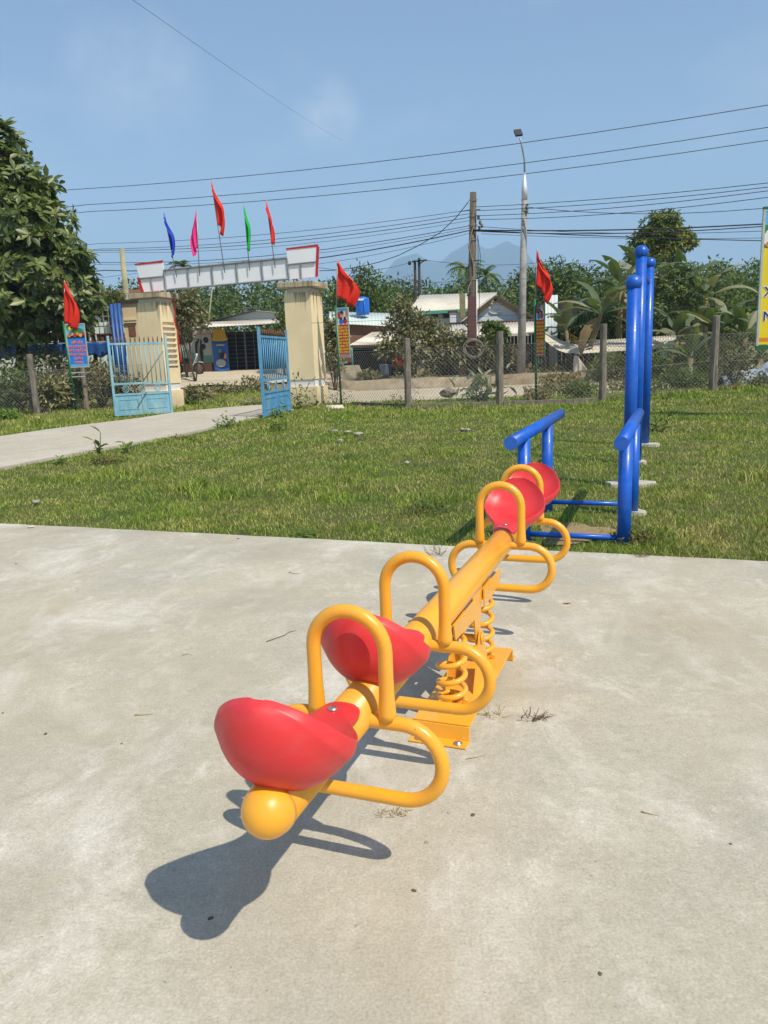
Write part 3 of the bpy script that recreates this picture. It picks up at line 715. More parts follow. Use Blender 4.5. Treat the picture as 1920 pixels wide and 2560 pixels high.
tag(mb.build('red_ribbon', M['red_sheet'], None, lp(PLc, .56, -.2, 1.9)), 'red ribbon hanging down the side of the left gate pillar', 'ribbon')

# sign board across the gateway, seen from behind
gp0 = lp(PRc, 0, -.10, 0)
def gpt(px, py, off=0.0): return inplane(px, py, gp0 + gy * off, gy)
SG = thing('gateway_sign', 'white gateway sign seen from behind, framed in steel, resting on both pillars', 'sign', tuple(lp(PRc, -2.26, -.1, 3.97)))
mTL, mTR, mBR, mBL = gpt(411, 675.8), gpt(717.8, 644.8), gpt(723.5, 697.6), gpt(416, 724.6)
zb = 3.97 + .05
def panel(name, quad, th, m_, off=0.0, parent=SG):
    mb = MB(); mb.prism([p + gy * off for p in quad], gy * th); return mb.build(name, m_, parent)
panel('panel', [mBL, mBR, mTR, mTL], .03, M['white_panel'])
lTL, lTR, lBR, lBL = gpt(339.5, 663), gpt(407, 656), gpt(414.5, 725.3), gpt(359, 730)
rTL, rTR, rBR, rBL = gpt(715.5, 624.7), gpt(791.6, 616.6), gpt(788.7, 692), gpt(726, 698.0)
panel('end_panel', [lBL, lBR, lTR, lTL], .03, M['white_panel']); panel('end_panel', [rBL, rBR, rTR, rTL], .03, M['white_panel'])
def bar(mb, a, b, w=.045): mb.tube([a, b], w / 2 * 1.3, 4, smooth=False)
def frame_bar(a, b, w=.05):
    mb = MB(); bar(mb, a - gy * .03, b - gy * .03, w); mb.build('frame_bar', M['galv'], SG)
frame_bar(mTL, mTR, .06); frame_bar(mBL, mBR, .05)
for k in range(6):
    t = k / 5; frame_bar(mTL.lerp(mTR, t), mBL.lerp(mBR, t))
for (a, b, c, d) in ((lBL, lBR, lTR, lTL), (rBL, rBR, rTR, rTL)):
    frame_bar(d.lerp(a, .5), c.lerp(b, .5), .04); frame_bar((a.lerp(b, .45)) - Vector((0, 0, .05)), d.lerp(c, .45).lerp(a.lerp(b, .45), .5), .04)
# folded red front showing at the flared ends
def redge(pts, w=0, name='red_edge'):
    mb = MB(); mb.prism([p - gy * .012 for p in pts], gy * .05); mb.build(name, M['red_sheet'], SG)
up = Vector((0, 0, 1))
redge([lTL - gx * .03, lTR, lTR + up * .07, lTL + up * .05 - gx * .05]); redge([rTL, rTR + gx * .03, rTR + up * .07 + gx * .05, rTL + up * .05])
redge([lBL + gx * .02, lTL.lerp(lBL, .45), lTL.lerp(lBL, .45) - gx * .10, lBL - gx * .10]); redge([rBR, rBR + gx * .07, rTR + gx * .08, rTR])
mb = MB(); mb.box(lp(PRc, -.05, -.08, 3.995), (.40, .25, .055), -GR); mb.build('packing_block', M['red_sheet'], SG)
mb = MB(); mb.box(lp(PLc, .08, -.08, 3.995), (.40, .25, .055), -GR); mb.build('packing_block', M['red_sheet'], SG)

# ------------------------------------------------------------------ flags
def cloth_mat(name, c):
    m, nt, b, out = nodes(name); nt.nodes['Principled BSDF'].inputs['Base Color'].default_value = (*c, 1)
    b.inputs['Roughness'].default_value = 0.65; b.inputs['Specular IOR Level'].default_value = 0.25
    tr = nt.nodes.new('ShaderNodeBsdfTranslucent'); tr.inputs['Color'].default_value = (*c, 1)
    mx = nt.nodes.new('ShaderNodeMixShader'); mx.inputs[0].default_value = 0.35
    nt.links.new(b.outputs[0], mx.inputs[1]); nt.links.new(tr.outputs[0], mx.inputs[2]); nt.links.new(mx.outputs[0], out.inputs['Surface']); return m
M['flag_red'] = cloth_mat('red_cloth', (0.90, 0.055, 0.03)); M['flag_blue'] = cloth_mat('blue_cloth', (0.03, 0.085, 0.62))
M['flag_pink'] = cloth_mat('pink_cloth', (0.95, 0.06, 0.34)); M['flag_green'] = cloth_mat('green_cloth', (0.03, 0.58, 0.10))
M['star'] = cloth_mat('yellow_cloth', (0.85, 0.62, 0.03))
def flag(label, base, tip, cloth, drop, w0, w1, lean, m_, seed, group='flags over the gateway', star=False, side=None, spread=0.0):
    """hanging cloth on a staff: hoist along the staff from the tip, fly end drooping in folds"""
    base, tip = Vector(base), Vector(tip); g = random.Random(seed)
    t = thing('flag', label, 'flag', tuple(base), group)
    mb = MB(); mb.tube([base, tip], .016, 8); mb.build('staff', M['galv'], t)
    ax = (base - tip).normalized(); sx = Vector(side) if side is not None else gx
    hoist = cloth; mb = MB(); ph = g.uniform(0, 6)
    def fn(u, v):           # u down the hoist, v to the fly end
        p = tip + ax * (.03 + hoist * u)
        sagw = (w0 + (w1 - w0) * math.sin(math.pi * min(1, u * .9)) ** 1.2)
        fold = math.sin(v * 9 + ph + u * 2.2) * .055 * v * (0.5 + u) + .03 * math.sin(v * 17 + ph * 2)
        out_ = 2.3 * sagw * v * (1 - .35 * v) * (.25 + .75 * min(1, u * 2.2 + .12))
        dn = drop * (v ** 1.3) * (1 - .35 * u) * (0.55 + .45 * u)
        return p + sx * (out_ * lean + fold * .35) + gy * (fold - .05 * v) + Vector((0, 0, -dn)) + sx * (spread * v * u)
    mb.grid(fn, 16, 22)
    fo = mb.build('cloth', m_, t)
    so_ = fo.modifiers.new('t', 'SOLIDIFY'); so_.thickness = .002
    if star:
        mb = MB(); c = fn(.50, .62) - gy * .02; pts = []
        e1 = (fn(.55, .62) - fn(.45, .62)).normalized(); e2 = (fn(.5, .70) - fn(.5, .54)).normalized()
        for k in range(10):
            a = math.pi / 2 + k * math.pi / 5; rr = .10 if k % 2 == 0 else .042; pts.append(c - e1 * rr * math.sin(a) + e2 * rr * math.cos(a))
        mb.add([c] + pts, [(0, k + 1, (k + 1) % 10 + 1) for k in range(10)]); mb.build('star', M['star'], t)
    return t
def gflag(label, b, tp, hoist, drop, w0, w1, lean, m_, seed):
    flag(label, gpt(*b, -.07), gpt(*tp, -.07), hoist, drop, w0, w1, lean, m_, seed)
gflag('drooping blue flag, leftmost of the five above the gateway sign', (442, 693), (409.5, 531), 1.15, .55, .10, .34, .5, M['flag_blue'], 1)
gflag('drooping pink flag between the blue flag and the tallest red one', (499, 690), (491, 524), 1.15, .5, .10, .34, -.5, M['flag_pink'], 2)
gflag('tall red flag in the middle, highest over the gateway sign', (562, 682), (528, 451), 1.35, .65, .14, .46, .55, M['flag_red'], 3)
gflag('drooping green flag over the right half of the gateway sign', (624, 676), (609.5, 510), 1.15, .5, .10, .34, .35, M['flag_green'], 4)
gflag('red flag at the right end of the row over the gateway sign', (688, 670), (665, 498), 1.15, .55, .10, .38, .3, M['flag_red'], 5)

# ------------------------------------------------------------------ gate leaves
M['gate_blue'] = mat('pale_blue_gate_paint', (0.17, 0.37, 0.46), 0.6, 0.2, 3, c2=(0.34, 0.46, 0.42), spots=0.56, stretchv=(3, 3, 1))
M['gate_blue2'] = mat('bright_blue_gate_paint', (0.09, 0.30, 0.50), 0.55, 0.2, 3, c2=(0.24, 0.42, 0.48), spots=0.6, stretchv=(3, 3, 1))
M['rust'] = mat('rusty_steel', (0.17, 0.075, 0.04), 0.85, 0.35, 8)
def gate_leaf(label, A, B, h, m_, seed, nb=13):
    """A hinge foot, B free foot on the ground"""
    g = random.Random(seed); A, B = Vector(A), Vector(B); ex = (B - A); Lw = ex.length; ex.normalize(); ey = Vector((-ex.y, ex.x, 0))
    t = thing('gate_leaf', label, 'gate', tuple(A), 'blue gate leaves')
    def q(a, z, b=0): return A + ex * a + ey * b + Vector((0, 0, z))
    ang = math.atan2(ex.y, ex.x)
    def bx(name, a0, a1, z0, z1, d=.05, b=0, mm=m_, par=t):
        mb = MB(); mb.box(q((a0 + a1) / 2, (z0 + z1) / 2, b), (a1 - a0, d, z1 - z0), ang); return mb.build(name, mm, par)
    for a in (0, Lw): bx('stile', a - .035, a + .035, .03, h, .07)
    zr = (.06, .66, .98, h - .24)
    for z in (zr[0], zr[1], zr[2], zr[3]): bx('rail', .036, Lw - .036, z - .03, z + .03, .05)
    bx('middle_stile', Lw / 2 - .03, Lw / 2 + .03, .091, .629, .05)
    for k in range(2):
        a0 = .037 + k * (Lw / 2 - .001); a1 = a0 + Lw / 2 - .07
        pn = bx('kick_panel', a0, a1, .091, .629, .012)
        i0, i1, z0, z1 = a0 + .09, a1 - .09, .20, .52
        for nm, (x0, x1, y0, y1) in enumerate(((i0, i1, z0, z0 + .03), (i0, i1, z1 - .03, z1), (i0, i0 + .03, z0 + .031, z1 - .031), (i1 - .03, i1, z0 + .031, z1 - .031))):
            bx('moulding', x0, x1, y0, y1, .034, 0, m_, pn)
    for k in range(3):
        a = Lw * (.22 + .28 * k); mb = MB(); cc = q(a, .82)
        mb.tube([cc + ex * (.09 * math.cos(w)) + Vector((0, 0, .10 * math.sin(w))) for w in [2 * math.pi * i / 16 for i in range(16)]], .014, 6, closed=True)
        mb.tube([cc + ex * (.06 * math.cos(w)) + Vector((0, 0, .06 * math.sin(w))) for w in [2 * math.pi * i / 4 for i in range(4)]], .010, 5, closed=True); mb.build('rosette', m_, t)
    for k in range(nb):
        a = .037 + (Lw - .074) * (k + .5) / nb; mb = MB(); mb.tube([q(a, 1.011), q(a, h - .271)], .016, 8); bo = mb.build('upright_bar', m_, t)
        mb = MB(); top_ = h - .02 + g.uniform(-.02, .02); mb.tube([q(a, h - .209), q(a, h - .12), q(a + g.uniform(-.015, .015), top_)], [.013, .022, .003], 6); mb.build('spike', M['rust'], bo)
    return t
gA = G(362, 1026); gB = G(296, 1044)
gate_leaf('faded pale blue gate leaf standing open in front of the left pillar', G(432, 1033) + Vector((.0, -.1, 0)), G(290, 1043), 2.40, M['gate_blue'], 1, 12)
gate_leaf('bright blue gate leaf swung inwards at the right pillar', G(726, 1028), G(661, 1045), 2.36, M['gate_blue2'], 2, 14)
mb = MB(); mb.tube([G(424, 1036) + Vector((0, -.1, 1.9)), G(370, 1040) + Vector((0, -.12, 1.05))], .018, 6); 
tag(mb.build('brace_pole', M['old_concrete'], None, G(370, 1040)), 'thin pole propped diagonally across the open left gate leaf', 'pole')

# ------------------------------------------------------------------ fence posts, chain link, ground beam
M['wire'] = mat('fence_wire', (0.26, 0.25, 0.23), 0.55, 0.2, 8, metallic=0.5)
FP = []
def fence_post(px_t, py_t, px_b, py_b, Y, w, label, seed):
    b = at(px_b, py_b, Y); tpt = at(px_t, py_t, Y); g = random.Random(seed)
    mb = MB(); n = 7; vs = []
    for i in range(n + 1):
        p = (b - Vector((0, 0, .25))).lerp(tpt, i / n); k = w / 2 * (1 + g.uniform(-.05, .05)) * (1.06 - .12 * i / n)
        for a in range(8):
            c_, s_ = math.cos(R(22.5 + 45 * a)), math.sin(R(22.5 + 45 * a)); vs.append(p + Vector((c_ * k * 1.08 + g.uniform(-.004, .004), s_ * k * 1.08, g.uniform(-.015, .015) if i == n else 0)))
    mb.add(vs, [(i * 8 + j, i * 8 + (j + 1) % 8, (i + 1) * 8 + (j + 1) % 8, (i + 1) * 8 + j) for i in range(n) for j in range(8)] + [tuple(n * 8 + j for j in range(8))], False)
    o = mb.build('fence_post', M['old_concrete'], None, b); tag(o, label, 'fence post', 'weathered concrete fence posts'); FP.append((b, tpt)); return o
fence_post(73, 886, 94, 1042, 25.7, .19, 'grey fence post leaning left, nearest the big leafy tree', 1)
fence_post(200, 883, 217, 1028, 27.6, .19, 'grey fence post standing in front of the blue banner', 2)
fence_post(1017, 846, 1020, 1022, 22.3, .19, 'grey fence post between the red banner and the utility pole', 3)
fence_post(1249, 829, 1250, 1013, 22.0, .19, 'grey fence post just left of the tall lamp post', 4)
fence_post(1509, 810, 1506, 1001, 21.7, .19, 'grey fence post left of the blue pull-up posts', 5)
fence_post(1791, 790, 1781, 976, 22.0, .20, 'grey fence post beside the yellow signboard', 6)
def chain(label, a, b, h, z0=.05, step=.115, seed=0):
    """diamond mesh between two posts"""
    a, b = Vector(a), Vector(b); L = (b - a).length; ex = (b - a).normalized(); mb = MB()
    nrm = Vector((-ex.y, ex.x, 0)).normalized(); rr = .0038
    def q(x, z, o): return a + ex * x + Vector((0, 0, z)) + nrm * (o + .03 * math.sin(3 * x / L + z))
    n = int((L + h) / step)
    for sgn in (1, -1):
        for k in range(n + 1):
            c = k * step
            x0, zz0 = (c, 0.0) if c <= L else (L, c - L); x1, zz1 = (0.0, c) if c <= h else (c - h, h)
            if abs(x0 - x1) < .02: continue
            p0, p1 = (x0, zz0), (x1, zz1)
            if sgn < 0: p0, p1 = (L - x0, zz0), (L - x1, zz1)
            m_ = 3; mb.tube([q(p0[0] + (p1[0] - p0[0]) * i / m_, z0 + p0[1] + (p1[1] - p0[1]) * i / m_, .004 * sgn) for i in range(m_ + 1)], rr, 3, caps=False)
    t = thing('chain_link_fence', label, 'fence', tuple(a), 'chain-link fence panels')
    stuff(mb.build('wire_mesh', M['wire'], t))
    for z in (.02, h * .5, h):
        mb = MB(); mb.tube([q(L * i / 6, z0 + z, 0) for i in range(7)], .005, 4); mb.build('line_wire', M['wire'], t)
    return t
fb = [p[0] for p in FP]
rgt = lp(PRc, .55, 0, 0)
chain('chain-link panel between the right gate pillar and the first post', Vector((-1.85, 25.4, 0)), fb[2], 1.62)
chain('chain-link panel in front of the dusty tree and utility pole', fb[2], fb[3], 1.62)
chain('chain-link panel in front of the lamp post and the narrow red banner', fb[3], fb[4], 1.62)
chain('chain-link panel behind the blue pull-up posts and banana plants', fb[4], fb[5], 1.55)
chain('chain-link panel under the yellow signboard at the right edge', fb[5], fb[5] + Vector((4.5, .6, .05)), 1.5)
chain('chain-link panel between the two posts by the blue banner', fb[0], fb[1], 1.45)
chain('chain-link panel running into the bushes beside the open gate leaf', fb[1], lp(PLc, -.6, -.1, 0), 1.5)
chain('chain-link panel under the big leafy tree at the left edge', fb[0] + Vector((-3.2, .3, 0)), fb[0], 1.45)
for i, (a, b, lab) in enumerate(((Vector((-.9, 24.9, 0)), fb[2], 'low mossy concrete beam at the foot of the fence, left of the first post'), (fb[2], fb[3], 'low concrete beam at the fence foot below the utility pole'), (fb[3], fb[4], 'low concrete beam at the fence foot behind the parallel bars'))):
    d_ = (b - a); mb = MB(); c_ = (a + b) / 2; mb.box((c_.x, c_.y, .03), (d_.length - .22, .14, .17), math.atan2(d_.y, d_.x)); o = mb.build('fence_beam', M['old_concrete'], None, (c_.x, c_.y, 0)); tag(o, lab, 'beam', 'concrete beams along the fence')

# ------------------------------------------------------------------ banner stands with flags
M['green_pole'] = mat('green_pole_paint', (0.01, 0.13, 0.05), 0.4, 0.15, 6)
M['teal_steel'] = mat('teal_painted_steel', (0.05, 0.22, 0.20), 0.5, 0.15, 6)
def flat(name, c, rough=0.5): return mat(name, c, rough, 0.05, 3)
M['b_blue'] = flat('banner_blue', (0.015, 0.20, 0.62)); M['b_red'] = flat('banner_red', (0.55, 0.015, 0.02)); M['b_yellow'] = flat('banner_yellow', (0.80, 0.60, 0.01))
M['b_white'] = flat('banner_white', (0.75, 0.75, 0.75)); M['b_navy'] = flat('banner_navy', (0.012, 0.012, 0.09)); M['b_text_y'] = flat('lettering_yellow', (0.85, 0.55, 0.02))
M['b_text_r'] = flat('lettering_red', (0.60, 0.02, 0.08)); M['b_sky'] = flat('print_sky', (0.10, 0.42, 0.75)); M['b_leaf'] = flat('print_green', (0.03, 0.20, 0.04)); M['b_skin'] = flat('print_skin', (0.62, 0.35, 0.20))
M['b_orange'] = flat('print_orange', (0.70, 0.22, 0.02)); M['b_dark'] = flat('print_dark', (0.02, 0.015, 0.02)); M['b_pink'] = flat('print_pink', (0.75, 0.35, 0.35))
M['frame_pale'] = mat('pale_green_frame', (0.42, 0.47, 0.40), 0.5, 0.12, 6)
def lettering(txt, size, origin, ex, m_, parent, name='lettering', align='CENTER', off=0.0):
    """flat letters standing in the plane spanned by ex and the vertical"""
    cu = bpy.data.curves.new(name, 'FONT'); cu.body = txt; cu.size = size; cu.align_x = align; cu.align_y = 'CENTER'; cu.extrude = 0.0015; cu.offset = off
    cu.resolution_u = 2
    tmp = bpy.data.objects.new('tmp', cu); col.objects.link(tmp); dg = bpy.context.evaluated_depsgraph_get(); dg.update()
    me = bpy.data.meshes.new_from_object(tmp.evaluated_get(dg)); bpy.data.objects.remove(tmp); bpy.data.curves.remove(cu)
    base = Vector(parent.get('_base', (0, 0, 0))); ex = Vector(ex).normalized(); ez = Vector((0, 0, 1)); nn = ex.cross(ez)
    Mx = Matrix((ex, ez, nn)).transposed().to_4x4(); Mx.translation = Vector(origin) - base
    me.transform(Mx); me.materials.clear(); me.materials.append(m_); me.name = name
    o = link(name, me, parent); return o
def rect(name, parent, o, ex, x0, x1, z0, z1, off, th, m_):
    ex = Vector(ex).normalized(); nn = ex.cross(Vector((0, 0, 1)))      # nn points to the viewer side
    mb = MB(); a = Vector(o) + nn * off
    mb.prism([a + ex * x0 + Vector((0, 0, z0)), a + ex * x1 + Vector((0, 0, z0)), a + ex * x1 + Vector((0, 0, z1)), a + ex * x0 + Vector((0, 0, z1))], -nn * th); return mb.build(name, m_, parent)
def disc(name, parent, o, ex, x, z, rx, rz, off, m_, n=14, a0=0, a1=360):
    ex = Vector(ex).normalized(); nn = ex.cross(Vector((0, 0, 1))); c = Vector(o) + nn * off + ex * x + Vector((0, 0, z))
    pts = [c + ex * rx * math.cos(R(a0 + (a1 - a0) * i / n)) + Vector((0, 0, rz * math.sin(R(a0 + (a1 - a0) * i / n)))) for i in range(n)]
    mb = MB(); mb.prism(pts, -nn * .0015); return mb.build(name, m_, parent)
def banner(label, pb, ptop, Y, w, ztop, zmid, zbot, yaw, kind):
    b = at(*pb, Y); tpt = at(*ptop, Y); t = thing('banner_stand', label, 'banner', tuple(b), 'banners along the fence')
    mb = MB(); mb.tube([b - Vector((0, 0, .2)), tpt], .036, 12); mb.build('pole', M['green_pole'], t)
    ex = Vector((math.cos(yaw), math.sin(yaw), 0)); nn = ex.cross(Vector((0, 0, 1))); ax = (tpt - b) / (tpt.z - b.z)
    def o(z): return b + ax * (z - b.z)
    o0 = o((ztop + zbot) / 2); o0 = Vector((o0.x, o0.y, 0)) + ex * .05
    fr = [('frame', -.03, w + .03, ztop, ztop + .035), ('frame', -.03, w + .03, zbot - .035, zbot), ('frame', -.03, -.001, zbot, ztop), ('frame', w + .001, w + .03, zbot, ztop)]
    for nm, x0, x1, z0, z1 in fr: rect(nm, t, o0, ex, x0, x1, z0, z1, .014, .03, M['frame_pale'] if kind != 3 else M['green_pole'])
    for z in (zbot - .22, zbot - .36): rect('bracket', t, o0, ex, -.05, w * .75, z, z + .03, .014, .03, M['frame_pale'] if kind != 3 else M['green_pole'])
    if kind == 1:
        s1 = rect('board', t, o0, ex, 0, w, zbot, zmid, .0, .01, M['b_blue'])
        pic = rect('picture', t, o0, ex, 0, w, zmid + .001, ztop, .0, .01, M['b_sky'])
        disc('print_shape', pic, o0, ex, w * .25, zmid + .38, .16, .13, .003, M['b_leaf']); disc('print_shape', pic, o0, ex, w * .62, zmid + .22, .20, .13, .006, M['b_leaf'])
        disc('print_shape', pic, o0, ex, w * .24, zmid + .33, .08, .07, .009, M['b_yellow']); rect('print_shape', pic, o0, ex, 0.01, w - .01, zmid + .01, zmid + .12, .009, .001, M['b_dark'])
        for k in range(6): disc('print_shape', pic, o0, ex, w * (.12 + .16 * k), zmid + .10 + .05 * (k % 2), .055, .06, .012, (M['b_orange'], M['b_skin'], M['b_red'])[k % 3], 10)
        for k, tx in enumerate(('GIỮ GÌN', 'CHO KHU PHỐ', 'MÔI TRƯỜNG', 'XÓM LÀNG TA', 'LUÔN', 'XANH')):
            z = zmid - .14 - k * (zmid - zbot - .1) / 6.2
            lettering(tx, .105, o0 + ex * (w / 2) + nn * .004 + Vector((0, 0, z)), ex, M['b_pink'], s1, 'lettering_outline', off=.008)
            lettering(tx, .105, o0 + ex * (w / 2) + nn * .009 + Vector((0, 0, z)), ex, M['b_text_r'], s1)
        rect('stripe', s1, o0, ex, 0.005, w - .005, zbot + .02, zbot + .07, .004, .002, M['b_sky'])
    else:
        s1 = rect('board', t, o0, ex, 0, w, zbot, zmid, .0, .01, M['b_red'])
        pic = rect('picture', t, o0, ex, 0, w, zmid + .001, ztop, .0, .01, M['b_white'])
        rect('print_shape', pic, o0, ex, .0, w, ztop - .08, ztop - .005, .003, .001, M['b_sky']); disc('print_shape', pic, o0, ex, w * .40, ztop - .14, .08, .07, .006, M['b_leaf'])
        for k, (x, z, m_) in enumerate(((.32, .10, M['b_blue']), (.70, .11, M['b_red']), (.40, .30, M['b_pink']))):
            disc('print_shape', pic, o0, ex, w * x, zmid + z, .075, .09, .006, m_, 12); disc('print_shape', pic, o0, ex, w * x, zmid + z + .09, .042, .05, .009, M['b_dark'], 12)
        disc('print_shape', pic, o0, ex, w * .12, zmid + .30, .05, .12, .006, M['b_red']); disc('print_shape', pic, o0, ex, w * .9, zmid + .34, .05, .10, .006, M['b_orange'])
        for k, tx in enumerate(('TÍCH CỰC', 'THAM GIA', 'XÂY DỰNG', 'NÔNG THÔN MỚI', 'LÀ GÓP PHẦN', 'XÂY DỰNG', 'KINH TẾ', 'QUÊ HƯƠNG', 'VĂN MINH')):
            z = zmid - .09 - k * (zmid - zbot - .18) / 8.4
            lettering(tx, .088 if len(tx) < 11 else .066, o0 + ex * (w / 2) + nn * .004 + Vector((0, 0, z)), ex, M['b_text_y'], s1, off=.004)
        rect('stripe', s1, o0, ex, 0.003, w - .003, zbot + .02, zbot + .06, .004, .002, M['b_pink'])
    return t, o
def zat(px, py, Y): return at(px, py, Y).z
Yb = 26.9
banner('tall blue banner with a children picture and red lettering on a green pole', (190, 1024), (158, 803), Yb, .62, zat(180, 812, Yb), zat(190, 846, Yb), zat(195, 916, Yb), R(-3), 1)
Ym = 25.3
banner('red banner with yellow lettering on a green pole right of the gate', (853, 1003), (839, 763), Ym, .37, zat(858, 772, Ym), zat(860, 812, Ym), zat(865, 891, Ym), R(-28), 2)
Yr = 22.6
banner('narrow turned red banner on a green pole beside the lamp post', (1341, 1000), (1337, 748), Yr, .37, zat(1350, 764, Yr), zat(1350, 800, Yr), zat(1350, 890, Yr), R(-66), 3)
def bflag(label, pb, ptip, Y, hoist, drop, w0, w1, lean, seed, spread, star=False):
    flag(label, at(*pb, Y), at(*ptip, Y), hoist, drop, w0, w1, lean, M['flag_red'], seed, 'red flags on the banner poles', star, Vector((1, -.15, 0)).normalized(), spread)
bflag('red flag on the blue banner pole under the tree', (162, 812), (161, 700), Yb, 1.38, .42, .18, .42, .75, 11, .10)
bflag('red flag with a yellow star tip flying over the red banner', (841, 772), (843.5, 648), Ym, 1.12, .55, .22, .50, .9, 12, .10, True)
bflag('red flag hanging on the pole of the narrow turned banner', (1338, 760), (1343, 622), Yr, .95, .85, .16, .36, .8, 13, .06)

# ------------------------------------------------------------------ yellow signboard at the right edge
Ys = 15.5
p0 = at(1897, 840, Ys); exs = Vector((1, -.12, 0)).normalized()
SB = thing('signboard', 'tall yellow signboard with dark blue lettering at the right edge', 'sign', (p0.x, p0.y, 0))
o0 = Vector((p0.x, p0.y, 0)); zB, zT = zat(1890, 862, Ys), zat(1906, 524, Ys); zP = zat(1905, 620, Ys); wS = 1.15
board = rect('board', SB, o0, exs, 0, wS, zB, zP, 0, .02, M['b_yellow']); picb = rect('picture', SB, o0, exs, 0, wS, zP + .001, zT - .03, 0, .02, M['b_sky'])
rect('frame', SB, o0, exs, -.045, -.001, zB - .02, zT, .02, .05, M['frame_pale']); rect('frame', SB, o0, exs, wS + .001, wS + .045, zB - .02, zT, .02, .05, M['frame_pale'])
rect('frame', SB, o0, exs, -.046, wS + .046, zT + .001, zT + .05, .022, .06, M['green_pole']); rect('frame', SB, o0, exs, -.046, wS + .046, zB - .10, zB - .021, .022, .06, M['green_pole'])
rect('stripe', board, o0, exs, .0, wS, zB + .06, zB + .13, .003, .002, M['b_orange']); 
rect('print_shape', picb, o0, exs, 0, wS, zP + .002, zP + .42, .003, .001, M['b_leaf']); disc('print_shape', picb, o0, exs, .12, zP + .17, .13, .18, .006, M['b_white']); disc('print_shape', picb, o0, exs, .10, zP + .06, .07, .06, .009, M['b_orange']); disc('print_shape', picb, o0, exs, .17, zP + .24, .05, .06, .009, M['b_dark'])
for k, (tx, py, x0, sz) in enumerate((('TOÀN DÂN', 675, .14, .225), ('CHUNG SỨC', 706, .15, .225), ('XÂY DỰNG', 731, .05, .26), ('NÔNG THÔN', 792, .05, .26))):
    z = zat(1900, py, Ys); lettering(tx, sz, o0 + exs * x0 + exs.cross(Vector((0, 0, 1))) * .004 + Vector((0, 0, z)), exs, M['b_white'], board, 'lettering_outline', 'LEFT', .018)
    lettering(tx, sz, o0 + exs * x0 + exs.cross(Vector((0, 0, 1))) * .009 + Vector((0, 0, z)), exs, M['b_navy'], board, 'lettering', 'LEFT', .002)
for x in (.42, wS - .12):
    mb = MB(); mb.tube([o0 + exs * x + Vector((0, .06, -.2)), o0 + exs * x + Vector((0, .06, zT))], .035, 10); mb.build('leg', M['green_pole'], SB)

# ------------------------------------------------------------------ poles
M['wood_pole'] = mat('old_timber_pole', (0.105, 0.080, 0.055), 0.95, 0.4, 4, c2=(0.19, 0.155, 0.11), spots=0.54, bmp=0.6, stretchv=(4, 4, 0.7))
M['lamp_concrete'] = mat('spun_concrete', (0.30, 0.29, 0.27), 0.85, 0.15, 6, c2=(0.19, 0.18, 0.165), spots=0.56)
M['alu'] = mat('aluminium_paint', (0.66, 0.68, 0.70), 0.4, 0.06, 4, metallic=0.3)
M['cable'] = mat('black_cable', (0.016, 0.017, 0.02), 0.6, 0.2, 5)
M['grey_cable'] = mat('grey_cable', (0.20, 0.185, 0.15), 0.7, 0.2, 5)
M['plate_red'] = mat('dull_red_plate', (0.10, 0.042, 0.038), 0.7, 0.12, 4)
M['meter_wood'] = mat('olive_box', (0.20, 0.18, 0.09), 0.85, 0.2, 4)
M['lens'] = mat('lamp_lens', (0.42, 0.36, 0.20), 0.3, 0.1, 30)
Yp = 38.2
ub = at(1178, 962, Yp); ut = at(1183, 481, Yp); ub.z = gz(ub.x, ub.y)
UP = thing('utility_pole', 'weathered timber utility pole wrapped with cables', 'utility pole', tuple(ub))
mb = MB(); mb.tube([ub - Vector((0, 0, .3)), ub.lerp(ut, .35), ut], [.235, .205, .150], 14); mb.build('shaft', M['wood_pole'], UP)
def upz(py): return at(1180, py, Yp).z
def upp_(py, a=0.0, b=0.0): z = upz(py); q = ub.lerp(ut, (z - ub.z) / (ut.z - ub.z)); return q + Vector((a, -b, 0))
mb = MB(); mb.box((upp_(800).x, upp_(800).y - .215, (upz(742) + upz(858)) / 2), (.40, .03, upz(742) - upz(858))); mb.build('sign_plate', M['plate_red'], UP)
mb = MB(); mb.tube([upp_(700, .20, .2), upp_(860, .215, .21)], .028, 6); mb.build('conduit', M['b_white'], UP)
mb = MB(); mb.box((upp_(770).x - .46, upp_(770).y - .1, (upz(733) + upz(795)) / 2), (.25, .22, upz(733) - upz(795))); mb.build('meter_box', M['meter_wood'], UP)
mb = MB(); mb.tube([upp_(805, -.46, .1), upp_(820, -.15, .15)], .035, 6); mb.build('bracket', M['cable'], UP)
mb = MB(); pts = [upp_(y, a, .22) for y, a in ((560, .05), (590, -.12), (620, -.20), (660, .02), (690, .05), (720, -.20), (745, -.25))]
fine = []
for i in range(len(pts) - 1):
    for k in range(4): fine.append(pts[i].lerp(pts[i + 1], ss(0, 1, k / 4)))
mb.tube(fine, .035, 6); mb.build('hanging_cable', M['grey_cable'], UP)
for a, y1 in ((.26, 745), (.36, 835)):
    mb = MB(); mb.tube([upp_(590, .22, .1), upp_(640, a, .1), upp_(y1, a - .03, .1)], .014, 5); mb.build('drop_wire', M['cable'], UP)
for y in (500, 540, 563, 600, 650, 700, 730):
    mb = MB(); c = upp_(y); mb.tube([c + Vector((math.cos(w) * .205, math.sin(w) * .205, .02 * math.sin(w))) for w in [2 * math.pi * i / 14 for i in range(14)]], .014, 5, closed=True); mb.build('strap', M['grey_cable'], UP)
for k, (y, a) in enumerate(((545, .25), (558, .33), (566, .42), (572, .30))):
    mb = MB(); c = upp_(y, a, .1); mb.lathe([(.02, -.10), (.07, -.06), (.05, 0), (.075, .04), (.02, .10)], c, 8); mb.build('insulator', M['meter_wood'] if k % 2 else M['grey_cable'], UP)
mb = MB(); mb.tube([upp_(527, -.55, 0), upp_(524, .35, 0)], .02, 6); mb.build('cross_bolt', M['cable'], UP)
